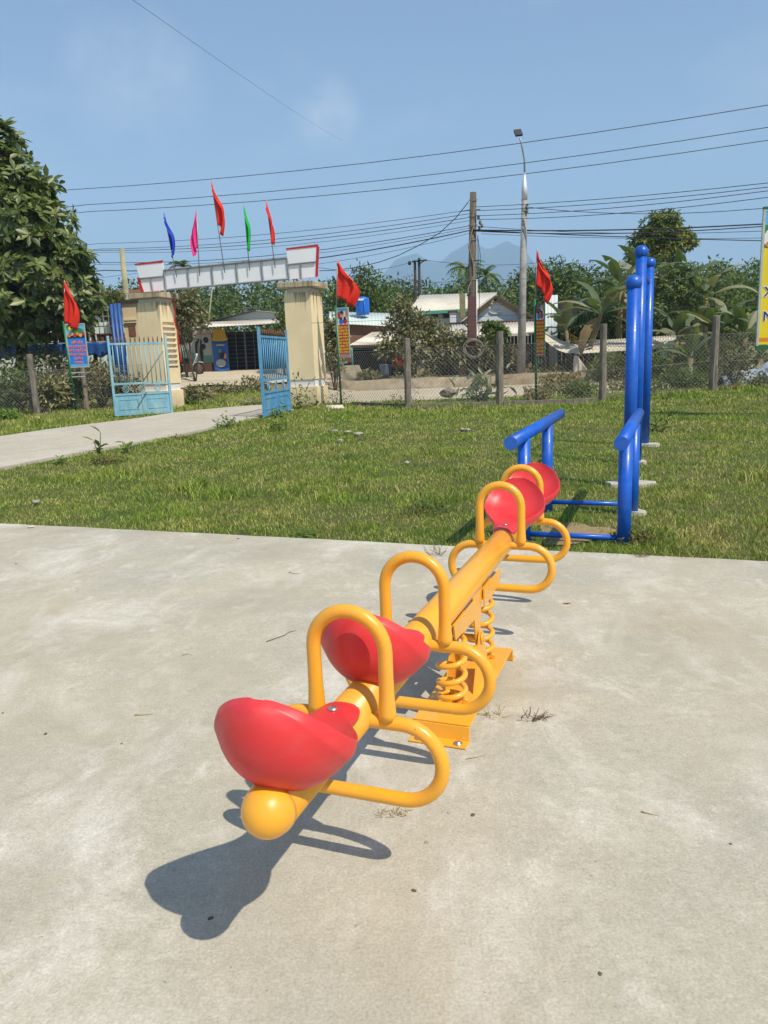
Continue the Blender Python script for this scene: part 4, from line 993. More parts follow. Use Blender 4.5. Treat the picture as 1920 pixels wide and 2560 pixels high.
cb = upp_(872); CC = thing('cable_coil', 'thick coil of grey cable hung on the utility pole', 'cable coil', tuple(cb + Vector((0, -.28, 0))))
for k in range(5):
    mb = MB(); rr = .43 + .03 * math.sin(k * 2.3); c = cb + Vector((.05 + .03 * (k - 2), -.28 - .012 * k, .04 * math.sin(k * 1.7)))
    mb.tube([c + Vector((rr * math.cos(w), .02 * math.sin(3 * w), rr * .93 * math.sin(w))) for w in [2 * math.pi * i / 40 for i in range(40)]], .030, 6, closed=True); mb.build('loop', M['grey_cable'], CC)
# lamp post
Yl = 36.9
lb = at(1302, 958, Yl); lt = at(1311, 500, Yl); LPO = thing('street_lamp', 'tall concrete lamp post with curved steel arm and square lamp head', 'street lamp', (lb.x, lb.y, gz(lb.x, lb.y)))
mb = MB(); mb.tube([Vector((lb.x, lb.y, -.2)), lt], [.215, .125], 18); mb.build('post', M['lamp_concrete'], LPO)
l2 = at(1311.5, 432, Yl); l2.x = lt.x + (l2.x - at(1311, 500, Yl).x)
mb = MB(); mb.tube([lt, lt.lerp(l2, .5), lt.lerp(l2, .52), l2], [.135, .125, .115, .045], 16); mb.build('sleeve', M['alu'], LPO)
arm = [l2, at(1311, 400, Yl), at(1306, 372, Yl - .15), at(1300, 345, Yl - .35)]
mb = MB(); mb.tube(arm, [.042, .04, .036, .034], 10); mb.build('arm', M['galv'], LPO)
hd = at(1295.5, 332, Yl - .5); Mh = Matrix.Rotation(R(52), 3, 'X') @ Matrix.Rotation(R(8), 3, 'Z')
mb = MB(); mb.box(hd, (.32, .36, .09), M=Mh); ho = mb.build('lamp_head', M['cable'], LPO)
mb = MB(); mb.box(hd - Mh @ Vector((0, 0, .05)), (.25, .26, .012), M=Mh); mb.build('lens', M['lens'], ho)
for k, y in enumerate((512, 522, 530)):
    mb = MB(); c = at(1313, y, Yl - .16); mb.lathe([(.03, -.05), (.06, -.02), (.04, .03), (.02, .06)], c + Vector((.10, 0, 0)), 8); mb.build('insulator', M['grey_cable'], LPO)
# distant pair of poles with a crossarm
Yd = 75
d0 = at(1040, 745, Yd); TP = thing('power_line_frame', 'distant pair of dark power poles with a crossarm above the forest edge', 'power poles', (d0.x, d0.y, gz(d0.x, d0.y)))
for x in (1037.5, 1048):
    b_ = at(x, 745, Yd); b_.z = gz(b_.x, b_.y) - .3; t_ = at(x - .5, 651 if x < 1040 else 648, Yd); mb = MB(); mb.tube([b_, t_], [.17, .12], 8); mb.build('pole', M['dark_bark'], TP)
mb = MB(); mb.tube([at(1030, 654, Yd - .2), at(1068, 650, Yd - .2)], .07, 6); mb.build('crossarm', M['dark_bark'], TP)
mb = MB(); mb.tube([at(1048, 660, Yd - .2), at(1062, 651, Yd - .2)], .05, 6); mb.build('brace', M['dark_bark'], TP)
mb = MB(); mb.lathe([(.1, -.16), (.15, -.1), (.15, .12), (.08, .18)], at(1024, 658, Yd - .3), 10); mb.build('fuse_box', M['cable'], TP)
mb = MB(); mb.lathe([(.1, -.10), (.15, -.05), (.12, .12), (.08, .18)], at(1048, 650, Yd - .4), 10); mb.build('insulator', M['cable'], TP)
# pale old pole behind the gateway and a thin bamboo stake
M['pale_pole'] = mat('lichen_pole', (0.36, 0.34, 0.20), 0.9, 0.2, 3, c2=(0.24, 0.22, 0.12), spots=.55)
Yo = 40
a_, b_ = at(318, 760, Yo), at(304, 622, Yo); mb = MB(); mb.tube([Vector((a_.x + .15, a_.y, 0)), a_, b_], [.16, .15, .125], 10); tag(mb.build('old_pole', M['pale_pole'], None, (a_.x, a_.y, 0)), 'pale lichen-covered pole rising behind the left gate pillar', 'pole')
a_, b_ = at(512, 812, 47), at(531, 715, 47); mb = MB(); mb.tube([a_ - Vector((0, 0, 1)), b_], [.05, .035], 6); tag(mb.build('bamboo_stake', M['pale_pole'], None, a_), 'thin slanting bamboo stake behind the shop roof', 'stake')

# ------------------------------------------------------------------ overhead cables
K = 1.1573
def wire(label, a, b, sag=.25, r=.012, ext=(0.25, 0.25), group='overhead cables', via=None):
    """a, b: (x, y in the 1659-wide view, depth)"""
    A = at(a[0] * K, a[1] * K, a[2]); B = at(b[0] * K, b[1] * K, b[2])
    A2 = A + (A - B) * ext[0]; B2 = B + (B - A) * ext[1]; n = 18; pts = []
    for i in range(n + 1):
        t = -ext[0] + (1 + ext[0] + ext[1]) * i / n; p = A.lerp(B, t); p.z -= sag * 4 * t * (1 - t) if 0 <= t <= 1 else 0; pts.append(p)
    mb = MB(); mb.tube(pts, r, 5); o = mb.build('overhead_cable', M['cable'], None, A2); tag(o, label, 'cable', group); return o
wire('topmost of the three thin cables crossing the open sky', (150, 410, 38), (1659, 227, 28.9), .35, .013, (.5, .3))
wire('middle of the three thin cables crossing the open sky', (190, 442, 38), (1659, 275, 29.2), .35, .013, (.5, .3))
wire('lowest of the three thin cables crossing the open sky', (195, 457, 38), (1659, 303, 29.4), .35, .013, (.5, .3))
wire('faint thin line slanting down the upper left sky', (288, 0, 24), (740, 304, 90), .2, .006, (.3, .0))
rs = [((1028, 447), 395), ((1028, 455), 404), ((1028, 466), 412), ((1030, 474), 426)]
for k, (s_, y) in enumerate(rs):
    wire('cable from the utility pole top to the right edge, number %s from the top' % ('one', 'two', 'three', 'four')[k], (s_[0], s_[1], Yp - .2), (1659, y, 31), .10 + .03 * k, .014, (0, .3))
wire('sagging cable from the lamp post insulators to the yellow signboard', (1135, 447, Yl - .2), (1645, 450, 33), .25, .014, (0, .3))
wire('thick bundled cable running right from the utility pole', (1022, 497, Yp - .2), (1645, 484, 34), .12, .030, (0, .3))
wire('second bundled cable just under the thick one, right of the utility pole', (1022, 499, Yp - .2), (1645, 489, 34), .20, .022, (0, .3))
wire('thin cable dropping right across the banana plants, upper of two', (1022, 488, Yp - .2), (1645, 499, 34), .2, .012, (0, .3))
wire('cable dropping right across the banana plants, lower of two', (1040, 498, Yp - .2), (1645, 520, 34), .05, .020, (0, .3))
wire('thin faint cable right of the utility pole under the bundles', (1040, 505, Yp - .2), (1645, 514, 34), .1, .010, (0, .3))
ls = [((1018, 453), (215, 526), .012), ((1018, 461), (215, 538), .014), ((1018, 469), (215, 541), .016), ((1018, 476), (222, 545), .010), ((1018, 487), (216, 567), .016), ((1018, 492), (216, 571), .010), ((1018, 497), (225, 584), .026), ((1018, 503), (300, 590), .010)]
for k, (s_, e_, r_) in enumerate(ls):
    wire('cable running left from the utility pole, %s from the top' % ('first', 'second', 'third', 'fourth', 'fifth', 'sixth', 'seventh', 'eighth')[k], (e_[0], e_[1], 47), (s_[0], s_[1], Yp - .2), .30 + .05 * k, r_, (.5, 0))
# slack service cable drooping left of the pole
A = at(1012 * K, 436 * K, Yp); pts = []
for t, (x, y) in enumerate(((1012, 436), (985, 470), (950, 503), (905, 530), (860, 552), (820, 566), (770, 578), (720, 584), (690, 585))):
    pts.append(at(x * K, y * K, Yp + t * .9))
mb = MB(); mb.tube(pts, .020, 5); tag(mb.build('service_cable', M['cable'], None, A), 'slack service cable drooping to the left of the utility pole', 'cable')
wire('thin straight cable along the fence line, high over the posts', (560, 622, 24), (1640, 578, 22.6), .05, .006, (.35, .3), 'thin cables along the fence')
wire('thin straight cable along the fence line, just above the posts', (690, 697, 24), (1640, 655, 22.6), .03, .006, (.02, .3), 'thin cables along the fence')
wire('distant thin cable ending at the far power poles, right side', (1068 / K, 651 / K, 75), (1160, 568, 82), .3, .02, (0, .6), 'cables of the far poles')
wire('distant thin cable from the far power poles to the left', (690, 578, 70), (1030 / K, 655 / K, 75), .5, .02, (.4, 0), 'cables of the far poles')

# ------------------------------------------------------------------ buildings beyond the road
def wallq(mb, pts, th=.12, back=(0, 1, 0)): mb.prism(pts, Vector(back) * th)
def corr(p00, p10, p11, p01, n, amp, nv=1, axis=None):
    """corrugated sheet: waves across p00->p10, ridges run p00->p01"""
    p00, p10, p11, p01 = map(Vector, (p00, p10, p11, p01)); nn = (p10 - p00).cross(p01 - p00).normalized(); mb = MB()
    n = int(n * 1.7)
    def fn(u, v): return (p00.lerp(p10, u)).lerp(p01.lerp(p11, u), v) + nn * (amp * .6 * math.sin(u * n * math.pi))
    mb.grid(fn, 2 * n, nv); return mb
def solid(o, th=.01):
    m_ = o.modifiers.new('t', 'SOLIDIFY'); m_.thickness = th; m_.offset = 0; return o
M['tin_pale'] = mat('pale_tin', (0.62, 0.57, 0.47), 0.55, 0.10, 0.8, c2=(0.50, 0.44, 0.34), spots=.6)
M['tin_mint'] = mat('mint_tin', (0.55, 0.62, 0.56), 0.55, 0.10, 0.8, c2=(0.44, 0.48, 0.42), spots=.6)
M['tin_white'] = mat('white_blue_sheet', (0.52, 0.59, 0.62), 0.5, 0.08, 1.0, c2=(0.42, 0.46, 0.47), spots=.62)
M['wall_white'] = mat('whitewash', (0.62, 0.64, 0.63), 0.9, 0.08, 1.0, c2=(0.45, 0.46, 0.44), spots=.63)
M['wall_gable'] = mat('pale_blue_whitewash', (0.58, 0.63, 0.67), 0.9, 0.06, 1.0, c2=(0.50, 0.54, 0.56), spots=.63)
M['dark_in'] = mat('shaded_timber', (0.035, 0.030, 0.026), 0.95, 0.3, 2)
M['brickish'] = None
def brick_mat():
    m, nt, b, out = nodes('far_brick'); v = pos(nt, 'World'); mp = nt.nodes.new('ShaderNodeMapping'); mp.inputs['Rotation'].default_value = (R(90), 0, 0); nt.links.new(v, mp.inputs['Vector'])
    br = nt.nodes.new('ShaderNodeTexBrick'); br.inputs['Scale'].default_value = 2.6; br.inputs['Color1'].default_value = (0.26, 0.11, 0.065, 1); br.inputs['Color2'].default_value = (0.20, 0.085, 0.05, 1); br.inputs['Mortar'].default_value = (0.23, 0.17, 0.12, 1); br.inputs['Mortar Size'].default_value = 0.02
    nt.links.new(mp.outputs[0], br.inputs['Vector']); c = mixc(nt, ramp(nt, noise(nt, v, 2, 6, .6), [(0.4, (0, 0, 0)), (0.7, (.6, .6, .6))]), br.outputs['Color'], (0.17, 0.10, 0.06)); nt.links.new(c, b.inputs['Base Color']); b.inputs['Roughness'].default_value = .95; return m
M['brickish'] = brick_mat()
M['green_trim'] = mat('green_fascia', (0.06, 0.30, 0.20), 0.6, 0.1, 2); M['tan_trim'] = mat('tan_trim', (0.42, 0.30, 0.14), 0.8, 0.1, 3); M['brown_trim'] = mat('brown_trim', (0.075, 0.045, 0.03), 0.8, 0.2, 3)
M['win_red'] = mat('red_brown_frame', (0.14, 0.03, 0.025), 0.7, 0.15, 4); M['glass'] = mat('dark_glass', (0.02, 0.022, 0.025), 0.1, 0.1, 3)
M['old_board'] = mat('weathered_board', (0.040, 0.032, 0.026), 0.95, 0.5, 1.2, c2=(0.085, 0.068, 0.052), spots=.60, stretchv=(4, 4, .5))
M['tarp_blue'] = mat('blue_tarpaulin', (0.012, 0.07, 0.25), 0.5, 0.3, 2); M['tarp_silver'] = mat('silver_tarpaulin', (0.30, 0.34, 0.40), 0.45, 0.2, 3)
M['tank'] = mat('blue_tank', (0.01, 0.13, 0.55), 0.4, 0.08, 3)
UPV = Vector((0, 0, 1))
def quad_at(pxs, Y): return [at(x, y, Y) for x, y in pxs]

# shop seen through the gateway
Y1 = 45.0; g1 = gz(-9, 45) - .02
SH = thing('roadside_shop', 'low shop with tin roof, posters and dark grille doors beyond the gateway', 'shop', (at(560, 930, Y1).x, Y1, g1))
xa, xb = at(452, 900, Y1).x, at(760, 900, Y1).x; zt1 = zat(560, 822, Y1)
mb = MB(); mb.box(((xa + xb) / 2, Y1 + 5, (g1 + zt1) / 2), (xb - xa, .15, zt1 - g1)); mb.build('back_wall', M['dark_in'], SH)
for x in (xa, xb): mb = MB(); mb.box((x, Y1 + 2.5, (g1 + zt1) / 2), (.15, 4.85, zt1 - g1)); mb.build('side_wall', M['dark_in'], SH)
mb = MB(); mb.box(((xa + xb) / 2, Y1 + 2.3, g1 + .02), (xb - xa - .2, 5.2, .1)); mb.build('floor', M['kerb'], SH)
mb = MB(); mb.box(((xa + at(531, 915, Y1).x) / 2, Y1, (g1 + zat(500, 908, Y1)) / 2), (at(531, 915, Y1).x - xa, .14, zat(500, 908, Y1) - g1)); mb.build('brick_base', M['brickish'], SH)
M['p_grey'] = flat('faded_poster', (0.33, 0.34, 0.31)); M['p_blue'] = flat('blue_poster', (0.02, 0.10, 0.33)); M['p_yel'] = flat('yellow_poster', (0.42, 0.30, 0.03)); M['p_green'] = flat('poster_green', (0.10, 0.20, 0.16))
o1 = Vector((xa, Y1 - .02, 0)); X = Vector((1, 0, 0)); w1 = at(531, 870, Y1).x - xa; zq0, zq1 = zat(500, 908, Y1) + .01, zat(500, 826, Y1)
po1 = rect('poster', SH, o1, X, 0, w1, zq0, zq1, 0, .02, M['p_grey'])
for x, z in ((.62, .66), (.82, .70), (.72, .50)): disc('print_shape', po1, o1, X, w1 * x, zq0 + (zq1 - zq0) * z, .17, .19, .004, M['b_dark'], 6)
rect('print_shape', po1, o1, X, .05, w1 - .05, zq0 + .02, zq0 + .42, .003, .001, M['p_green'])
for k in range(3): disc('print_shape', po1, o1, X, w1 * (.52 + .07 * k), zq0 + .75 - .1 * k, .10, .5, .006 + .002 * k, M['p_green'] if k % 2 else M['b_dark'], 14)
disc('print_shape', po1, o1, X, w1 * .2, zq0 + .45, .40, .32, .005, M['p_green'])
lettering('KHOẺ NGON PALA', .20, o1 + Vector((w1 * .62, -.005, zq1 - .22)), X, M['b_text_r'], po1)
o2 = Vector((at(531, 870, Y1).x + .02, Y1 - .12, 0)); w2 = at(571, 870, Y1).x - o2.x; z0_, z1_ = zat(550, 927, Y1), zat(550, 820, Y1)
mb = MB()
def pfn(u, v):
    x = w2 * u; z = z0_ + (z1_ - z0_) * v; taper = 1 - .28 * ss(.62, 1, v)
    return o2 + Vector((w2 / 2 + (x - w2 / 2) * taper, -.05 * math.sin(v * 11 + u * 3) * (1 - v) - .02 * math.sin(u * 8), z - .12 * (1 - v) * math.sin(math.pi * u)))
half = MB(); half.grid(lambda u, v: pfn(u, v * .70), 10, 12); po2 = solid(half.build('poster', M['p_blue'], SH)); half = MB(); half.grid(lambda u, v: pfn(u, .705 + v * .295), 10, 6); po3 = solid(half.build('poster', M['p_yel'], SH))
for x, z, rx, rz, m_ in ((.5, .18, .30, .22, M['p_grey']), (.6, .36, .14, .16, M['b_dark']), (.78, .34, .10, .14, M['b_orange']), (.5, .47, .10, .10, M['p_green']), (.55, .60, .28, .05, M['p_grey'])):
    disc('print_shape', po2, o2, X, w2 * x, z0_ + (z1_ - z0_) * z, rx, rz, .10, m_)
lettering('TRÀ SỮA', .20, o2 + Vector((w2 / 2, -.10, z1_ - .35)), X, M['b_orange'], po3); lettering('MÁT LẠNH', .20, o2 + Vector((w2 / 2, -.10, z1_ - .62)), X, M['b_orange'], po3)
M['grille'] = mat('grille_paint', (0.09, 0.10, 0.12), 0.5, 0.2, 4)
gx0 = at(569, 870, Y1).x
for k in range(3):
    mb = MB(); a0 = gx0 + k * 1.02; a1 = a0 + .98
    for x in (a0, a0 + .49, a1): mb.box((x, Y1 + .05, (g1 + zt1) / 2), (.05 if x != a0 + .49 else .03, .04, zt1 - g1 - .1))
    for i in range(11): mb.box(((a0 + a1) / 2, Y1 + .08, g1 + .12 + i * (zt1 - g1 - .2) / 10), (.97, .015, .022))
    o = mb.build('grille_door', M['grille'], SH); stuff(o)
# roof: awning and gabled sheet wall above it
aw = [at(478, 820, 43.6), at(735, 806, 43.6), at(735, 796, 46.3), at(520, 803, 46.3)]
solid(corr(aw[0], aw[1], aw[2], aw[3], 34, .025).build('awning', M['tin_pale'], SH), .02)
for i in range(9):
    p = aw[0].lerp(aw[1], .3 + .08 * i); mb = MB(); mb.lathe([(.02, -.04), (.05, 0), (.02, .04)], p + Vector((0, .1, -.12)), 8); mb.build('hook', M['b_white'], SH)
mb = MB(); mb.prism([at(525, 802, 46.35), at(745, 796, 46.35), at(745, 790, 46.35), at(640, 777, 46.35)], (0, .05, 0)); mb.build('gable_sheet', M['tin_white'], SH)
rd = [at(640, 776, 46.0), at(640, 776, 46.0) + Vector((0, 6, 0)), at(505, 808, 46.0) + Vector((0, 6, 0)), at(505, 808, 46.0)]
solid(corr(rd[0], rd[1], rd[2], rd[3], 20, .025).build('roof_slope', M['tin_mint'], SH), .02)
rd = [at(640, 776, 46.0), at(640, 776, 46.0) + Vector((0, 6, 0)), at(770, 789, 46.0) + Vector((0, 6, 0)), at(770, 789, 46.0)]
solid(corr(rd[0], rd[1], rd[2], rd[3], 20, .025).build('roof_slope', M['tin_pale'], SH), .02)
mb = MB(); mb.tube([at(505, 808, 45.95), at(640, 776, 45.95)], .05, 6); mb.build('verge_board', M['dark_in'], SH)

# motorbike parked at the shop corner
mbx = at(472, 930, 42.2); mz = gz(mbx.x, mbx.y) + .03
BK = thing('motorbike', 'small dark motorbike with pale fairing parked beside the shop posters', 'motorbike', (mbx.x, mbx.y, mz))
M['tyre'] = mat('tyre_rubber', (0.02, 0.02, 0.02), 0.9, 0.2, 8); M['fairing'] = mat('pale_fairing', (0.55, 0.55, 0.55), 0.35, 0.05, 4); M['bike_dark'] = mat('dark_fairing', (0.03, 0.03, 0.04), 0.35, 0.1, 4)
def bk(x, y, z): return Vector((mbx.x + x, mbx.y + y, mz + z))
for x in (-.60, .58):
    mb = MB(); mb.tube([bk(x + .27 * math.cos(w), 0, .30 + .27 * math.sin(w)) for w in [2 * math.pi * i / 20 for i in range(20)]], .05, 8, closed=True); wh = mb.build('wheel', M['tyre'], BK)
    mb = MB()
    for w in range(6): mb.tube([bk(x, 0, .30), bk(x + .24 * math.cos(w * 1.047), 0, .30 + .24 * math.sin(w * 1.047))], .008, 4)
    mb.build('rim', M['galv'], wh)
mb = MB(); mb.grid(lambda u, v: bk(-.75 + 1.0 * u, .13 * math.cos(v * 2 * math.pi) * (1 - .3 * u), .62 + .12 * u * (1 - u) * 2 + .13 * math.sin(v * 2 * math.pi)), 8, 10); mb.build('tail_body', M['bike_dark'], BK)
mb = MB(); mb.grid(lambda u, v: bk(-.65 + .85 * u, .14 * math.cos(v * math.pi), .76 + .06 * math.sin(v * math.pi) + .04 * (1 - u)), 8, 6); solid(mb.build('seat', M['tyre'], BK), .03)
mb = MB(); mb.grid(lambda u, v: bk(.22 + .30 * u, .20 * (v - .5) * 2, .38 + .62 * u - .1 * (2 * v - 1) ** 2), 6, 6); solid(mb.build('leg_shield', M['fairing'], BK), .03)
mb = MB(); mb.tube([bk(.62, 0, .30), bk(.48, 0, .80), bk(.42, 0, 1.0)], .035, 8); mb.build('fork', M['galv'], BK)
mb = MB(); mb.tube([bk(.30, -.33, 1.06), bk(.42, -.15, 1.03), bk(.42, .15, 1.03), bk(.30, .33, 1.06)], .016, 6); hb = mb.build('handlebar', M['bike_dark'], BK)
for s in (-1, 1):
    mb = MB(); mb.tube([bk(.40, s * .2, 1.04), bk(.38, s * .27, 1.22)], .008, 5); mb.lathe([(.01, -.01), (.06, 0), (.01, .01)], bk(.38, s * .27, 1.25), 10, M=Matrix.Rotation(R(90), 3, 'Y')); mb.build('mirror', M['bike_dark'], hb)
mb = MB(); mb.lathe([(.02, -.09), (.09, -.03), (.10, .04), (.05, .08)], bk(.50, 0, .98), 12, M=Matrix.Rotation(R(90), 3, 'Y')); mb.build('headlamp', M['fairing'], BK)
mb = MB(); mb.grid(lambda u, v: bk(.40 + .40 * u, .07 * (2 * v - 1), .60 + .03 * math.sin(math.pi * u) - .02 * (2 * v - 1) ** 2), 6, 4); solid(mb.build('mudguard', M['fairing'], BK), .02)

# long brick house with mint roof, tank and awning
Y2 = 45.0; g2 = gz(0, 45) - .02
x0, x1 = at(826, 850, Y2).x, at(1000, 850, Y2).x; ze = zat(900, 812, Y2)
BH = thing('brick_house', 'long brick house with mint tin roof and corrugated awning', 'house', ((x0 + x1) / 2, Y2, g2))
for nm, c_, s_ in (('front_wall', ((x0 + x1) / 2, Y2 + .1, (zat(900, 862, Y2) + ze) / 2), (x1 - x0, .2, ze - zat(900, 862, Y2))), ('back_wall', ((x0 + x1) / 2, Y2 + 4.9, (g2 + ze) / 2), (x1 - x0, .2, ze - g2)), ('side_wall', (x0 + .1, Y2 + 2.5, (g2 + ze) / 2), (.2, 4.6, ze - g2)), ('side_wall', (x1 - .1, Y2 + 2.5, (g2 + ze) / 2), (.2, 4.6, ze - g2))):
    mb = MB(); mb.box(c_, s_); mb.build(nm, M['brickish'], BH)
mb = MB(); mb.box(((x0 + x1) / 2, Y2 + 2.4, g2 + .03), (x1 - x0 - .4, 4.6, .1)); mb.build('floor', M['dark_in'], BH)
rq = [at(822, 808, Y2 - .3), at(1004, 817, Y2 - .3), at(1004, 784, Y2 + 3.2), at(822, 779, Y2 + 3.2)]
solid(corr(rq[0], rq[1], rq[2], rq[3], 26, .02).build('roof', M['tin_mint'], BH), .02)
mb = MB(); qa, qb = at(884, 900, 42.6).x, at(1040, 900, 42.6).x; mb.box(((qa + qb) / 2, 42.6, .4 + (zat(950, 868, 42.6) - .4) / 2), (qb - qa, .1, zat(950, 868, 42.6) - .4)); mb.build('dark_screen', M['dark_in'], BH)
aq = [at(873, 863, 41.6), at(1030, 858, 41.6), at(1030, 823, 44.9), at(930, 831, 44.9)]
solid(corr(aq[0], aq[1], aq[2], aq[3], 30, .04).build('awning', M['tin_pale'], BH), .015)
for px in (879, 1016):
    q_ = at(px, 864, 41.7); mb = MB(); mb.tube([Vector((q_.x, q_.y, gz(q_.x, q_.y) - .1)), q_], .05, 8); mb.build('awning_post', M['teal_steel'], BH)
for z in (868, 874): 
    mb = MB(); mb.tube([at(880, z, 41.8), at(1016, z - 4, 41.8)], .025, 6); mb.build('awning_rail', M['teal_steel'], BH)
pz = at(907, 778, Y2 + 1.6)
TK = thing('water_tank', 'blue plastic water tank standing on the mint roof', 'water tank', tuple(pz))
rt = .40; hk = zat(907, 742, Y2 + 1.6) - pz.z
pr = [(rt * .97, -.2)] + [(rt * (1.0 + (.025 if i % 2 else 0)), hk * .88 * i / 10) for i in range(11)] + [(rt * .82, hk * .93), (rt * .4, hk * .97), (rt * .38, hk), (.02, hk + .02)]
mb = MB(); mb.lathe(pr, pz, 28); mb.build('shell', M['tank'], TK); mb = MB(); mb.tube([pz + Vector((.10, -.43, .6)), pz + Vector((.10, -.46, -.3))], .03, 6); mb.build('pipe', M['tank'], TK)
mb = MB(); mb.box(pz + Vector((-.08, -.40, hk * .78)), (.30, .03, .10)); mb.build('tank_label', M['b_white'], TK)
# washing under the awning
def garment(label, px, py, Y, w, h, m_, seed):
    g = random.Random(seed); c = at(px, py, Y); mb = MB()
    mb.grid(lambda u, v: c + Vector((w * (u - .5) * (1 + .25 * (1 if v < .35 else 0) * abs(2 * u - 1)), .03 * math.sin(u * 9 + seed), -h * v + .05 * math.sin(u * 6 + seed) * v)), 10, 10)
    tag(solid(mb.build('hanging_garment', m_, None, c)), label, 'garment', 'washing under the awning')
M['cl_blue'] = cloth_mat('faded_blue_cloth', (0.16, 0.20, 0.28)); M['cl_white'] = cloth_mat('white_cloth', (0.6, 0.6, 0.58))
garment('faded blue-grey garment hanging in the shade under the awning', 964, 910, 40.8, .55, .75, M['cl_blue'], 1)
garment('red garment hanging in the shade beside the fence post', 994, 884, 40.6, .6, .75, M['flag_red'], 2)
garment('white garment hanging below the dusty tree, left of two', 1052, 901, 39.9, .40, .42, M['cl_white'], 3)
garment('white garment hanging below the dusty tree, right of two', 1075, 900, 39.9, .42, .55, M['cl_white'], 4)

# white house with cream roof and green fascia
Y3 = 48.0; g3 = gz(4, 48) - .02; x0, x1 = at(1028, 800, Y3).x, at(1206, 800, Y3).x; ze = zat(1100, 779, Y3)
WH = thing('white_house', 'white house with cream tin roof, green fascia and three small windows', 'house', ((x0 + x1) / 2, Y3, g3))
for nm, c_, s_ in (('front_wall', ((x0 + x1) / 2, Y3 + .1, (g3 + ze) / 2), (x1 - x0, .2, ze - g3)), ('back_wall', ((x0 + x1) / 2, Y3 + 6, (g3 + ze) / 2), (x1 - x0, .2, ze - g3)), ('side_wall', (x0 + .1, Y3 + 3.05, (g3 + ze) / 2), (.2, 5.7, ze - g3)), ('side_wall', (x1 - .1, Y3 + 3.05, (g3 + ze) / 2), (.2, 5.7, ze - g3))):
    mb = MB(); mb.box(c_, s_); mb.build(nm, M['wall_white'], WH)
for px, py in ((1060, 794), (1087, 792), (1116, 790)):
    c = at(px, py, Y3); mb = MB(); w_, h_ = .17, .10
    for bx_, bzz, sx_, sz_ in ((0, h_, .40, .05), (0, -h_, .40, .05), (-w_ , 0, .05, .15), (w_, 0, .05, .15)): mb.box((c.x + bx_, Y3 - .03, c.z + bzz), (sx_, .08, sz_))
    wo = mb.build('window', M['win_red'], WH); mb = MB(); mb.box((c.x, Y3 - .005, c.z), (.30, .03, .16)); mb.build('pane', M['glass'], wo)
rq = [at(1018, 781, Y3 - .5), at(1215, 769, Y3 - .5), at(1243, 731, Y3 + 3), at(1050, 738, Y3 + 3)]
solid(corr(rq[0], rq[1], rq[2], rq[3], 30, .02).build('roof', M['tin_pale'], WH), .02)
rq2 = [rq[3], rq[2], rq[2] + Vector((.3, 3.6, -1.4)), rq[3] + Vector((-.5, 3.6, -1.4))]
solid(corr(rq2[0], rq2[1], rq2[2], rq2[3], 30, .02).build('roof', M['tin_pale'], WH), .02)
mb = MB(); mb.prism([at(1018, 780, Y3 - .55), at(1190, 770.5, Y3 - .55), at(1190, 777, Y3 - .55), at(1018, 789, Y3 - .55)], (0, .04, 0)); mb.build('fascia', M['green_trim'], WH)
mb = MB(); mb.box((at(1132, 800, 46.6).x, 46.6, (gz(4, 46.6) + zat(1132, 781, 46.6)) / 2), (.36, .36, zat(1132, 781, 46.6) - gz(4, 46.6))); po_ = mb.build('gate_pier', M['wall_white'], WH); mb = MB(); mb.box((at(1132, 800, 46.6).x, 46.6, zat(1132, 779, 46.6)), (.55, .55, .10)); mb.build('cap', M['brown_trim'], po_)

# gabled house
Y4 = 46.0; g4 = gz(6, 46); ap = at(1238, 743, Y4); lft = at(1172, 796, Y4); rgt_ = at(1330, 796, Y4)
GH = thing('gabled_house', 'pale gabled house with tan verge band and a moulded gable ornament', 'house', (ap.x, Y4, g4))
mb = MB(); mb.prism([Vector((lft.x, Y4, g4)), Vector((rgt_.x, Y4, g4)), rgt_, ap, lft], (0, .18, 0)); mb.build('gable_wall', M['wall_gable'], GH)
for s_, e_ in ((lft, ap), (ap, rgt_)):
    d_ = (e_ - s_).normalized(); up_ = Vector((-d_.z, 0, d_.x)); up_ = up_ if up_.z > 0 else -up_
    mb = MB(); mb.prism([s_ - up_ * .20 - Vector((0, .03, 0)), e_ - up_ * .20 - Vector((0, .03, 0)), e_ - up_ * .04 - Vector((0, .03, 0)), s_ - up_ * .04 - Vector((0, .03, 0))], (0, .028, 0)); mb.build('verge_band', M['tan_trim'], GH)
    o_ = .35 if e_ is rgt_ else 0
    a_, b_ = s_ + up_ * .03 - d_ * (0 if s_ is ap else .4), e_ + up_ * .03 + d_ * (0 if e_ is ap else .4)
    mb = MB(); mb.prism([a_ - up_ * .068 + Vector((0, -.42, 0)), b_ - up_ * .068 + Vector((0, -.42, 0)), b_ + up_ * .07 + Vector((0, -.42, 0)), a_ + up_ * .07 + Vector((0, -.42, 0))], (0, .06, 0)); mb.build('bargeboard', M['brown_trim'], GH)
    solid(corr(a_ + up_ * .06 + Vector((0, -.36, 0)), b_ + up_ * .06 + Vector((0, -.36, 0)), b_ + up_ * .06 + Vector((0, 6, 0)), a_ + up_ * .06 + Vector((0, 6, 0)), 16, .02).build('roof_slope', M['tin_pale'], GH), .03)
mb = MB(); c = at(1240, 766, Y4 - .05)
mb.tube([c + Vector((.25 * math.cos(w), 0, .22 * math.sin(w))) for w in [2 * math.pi * i / 6 for i in range(6)]], .035, 6, closed=True)
mb.tube([c + Vector((-.55, 0, .25)), c + Vector((0, 0, .05)), c + Vector((.5, 0, .30))], .03, 6); mb.tube([c + Vector((-.42, 0, -.28)), c + Vector((-.2, 0, -.40)), c + Vector((.35, 0, -.38))], .035, 6); mb.build('gable_ornament', M['wall_white'], GH)
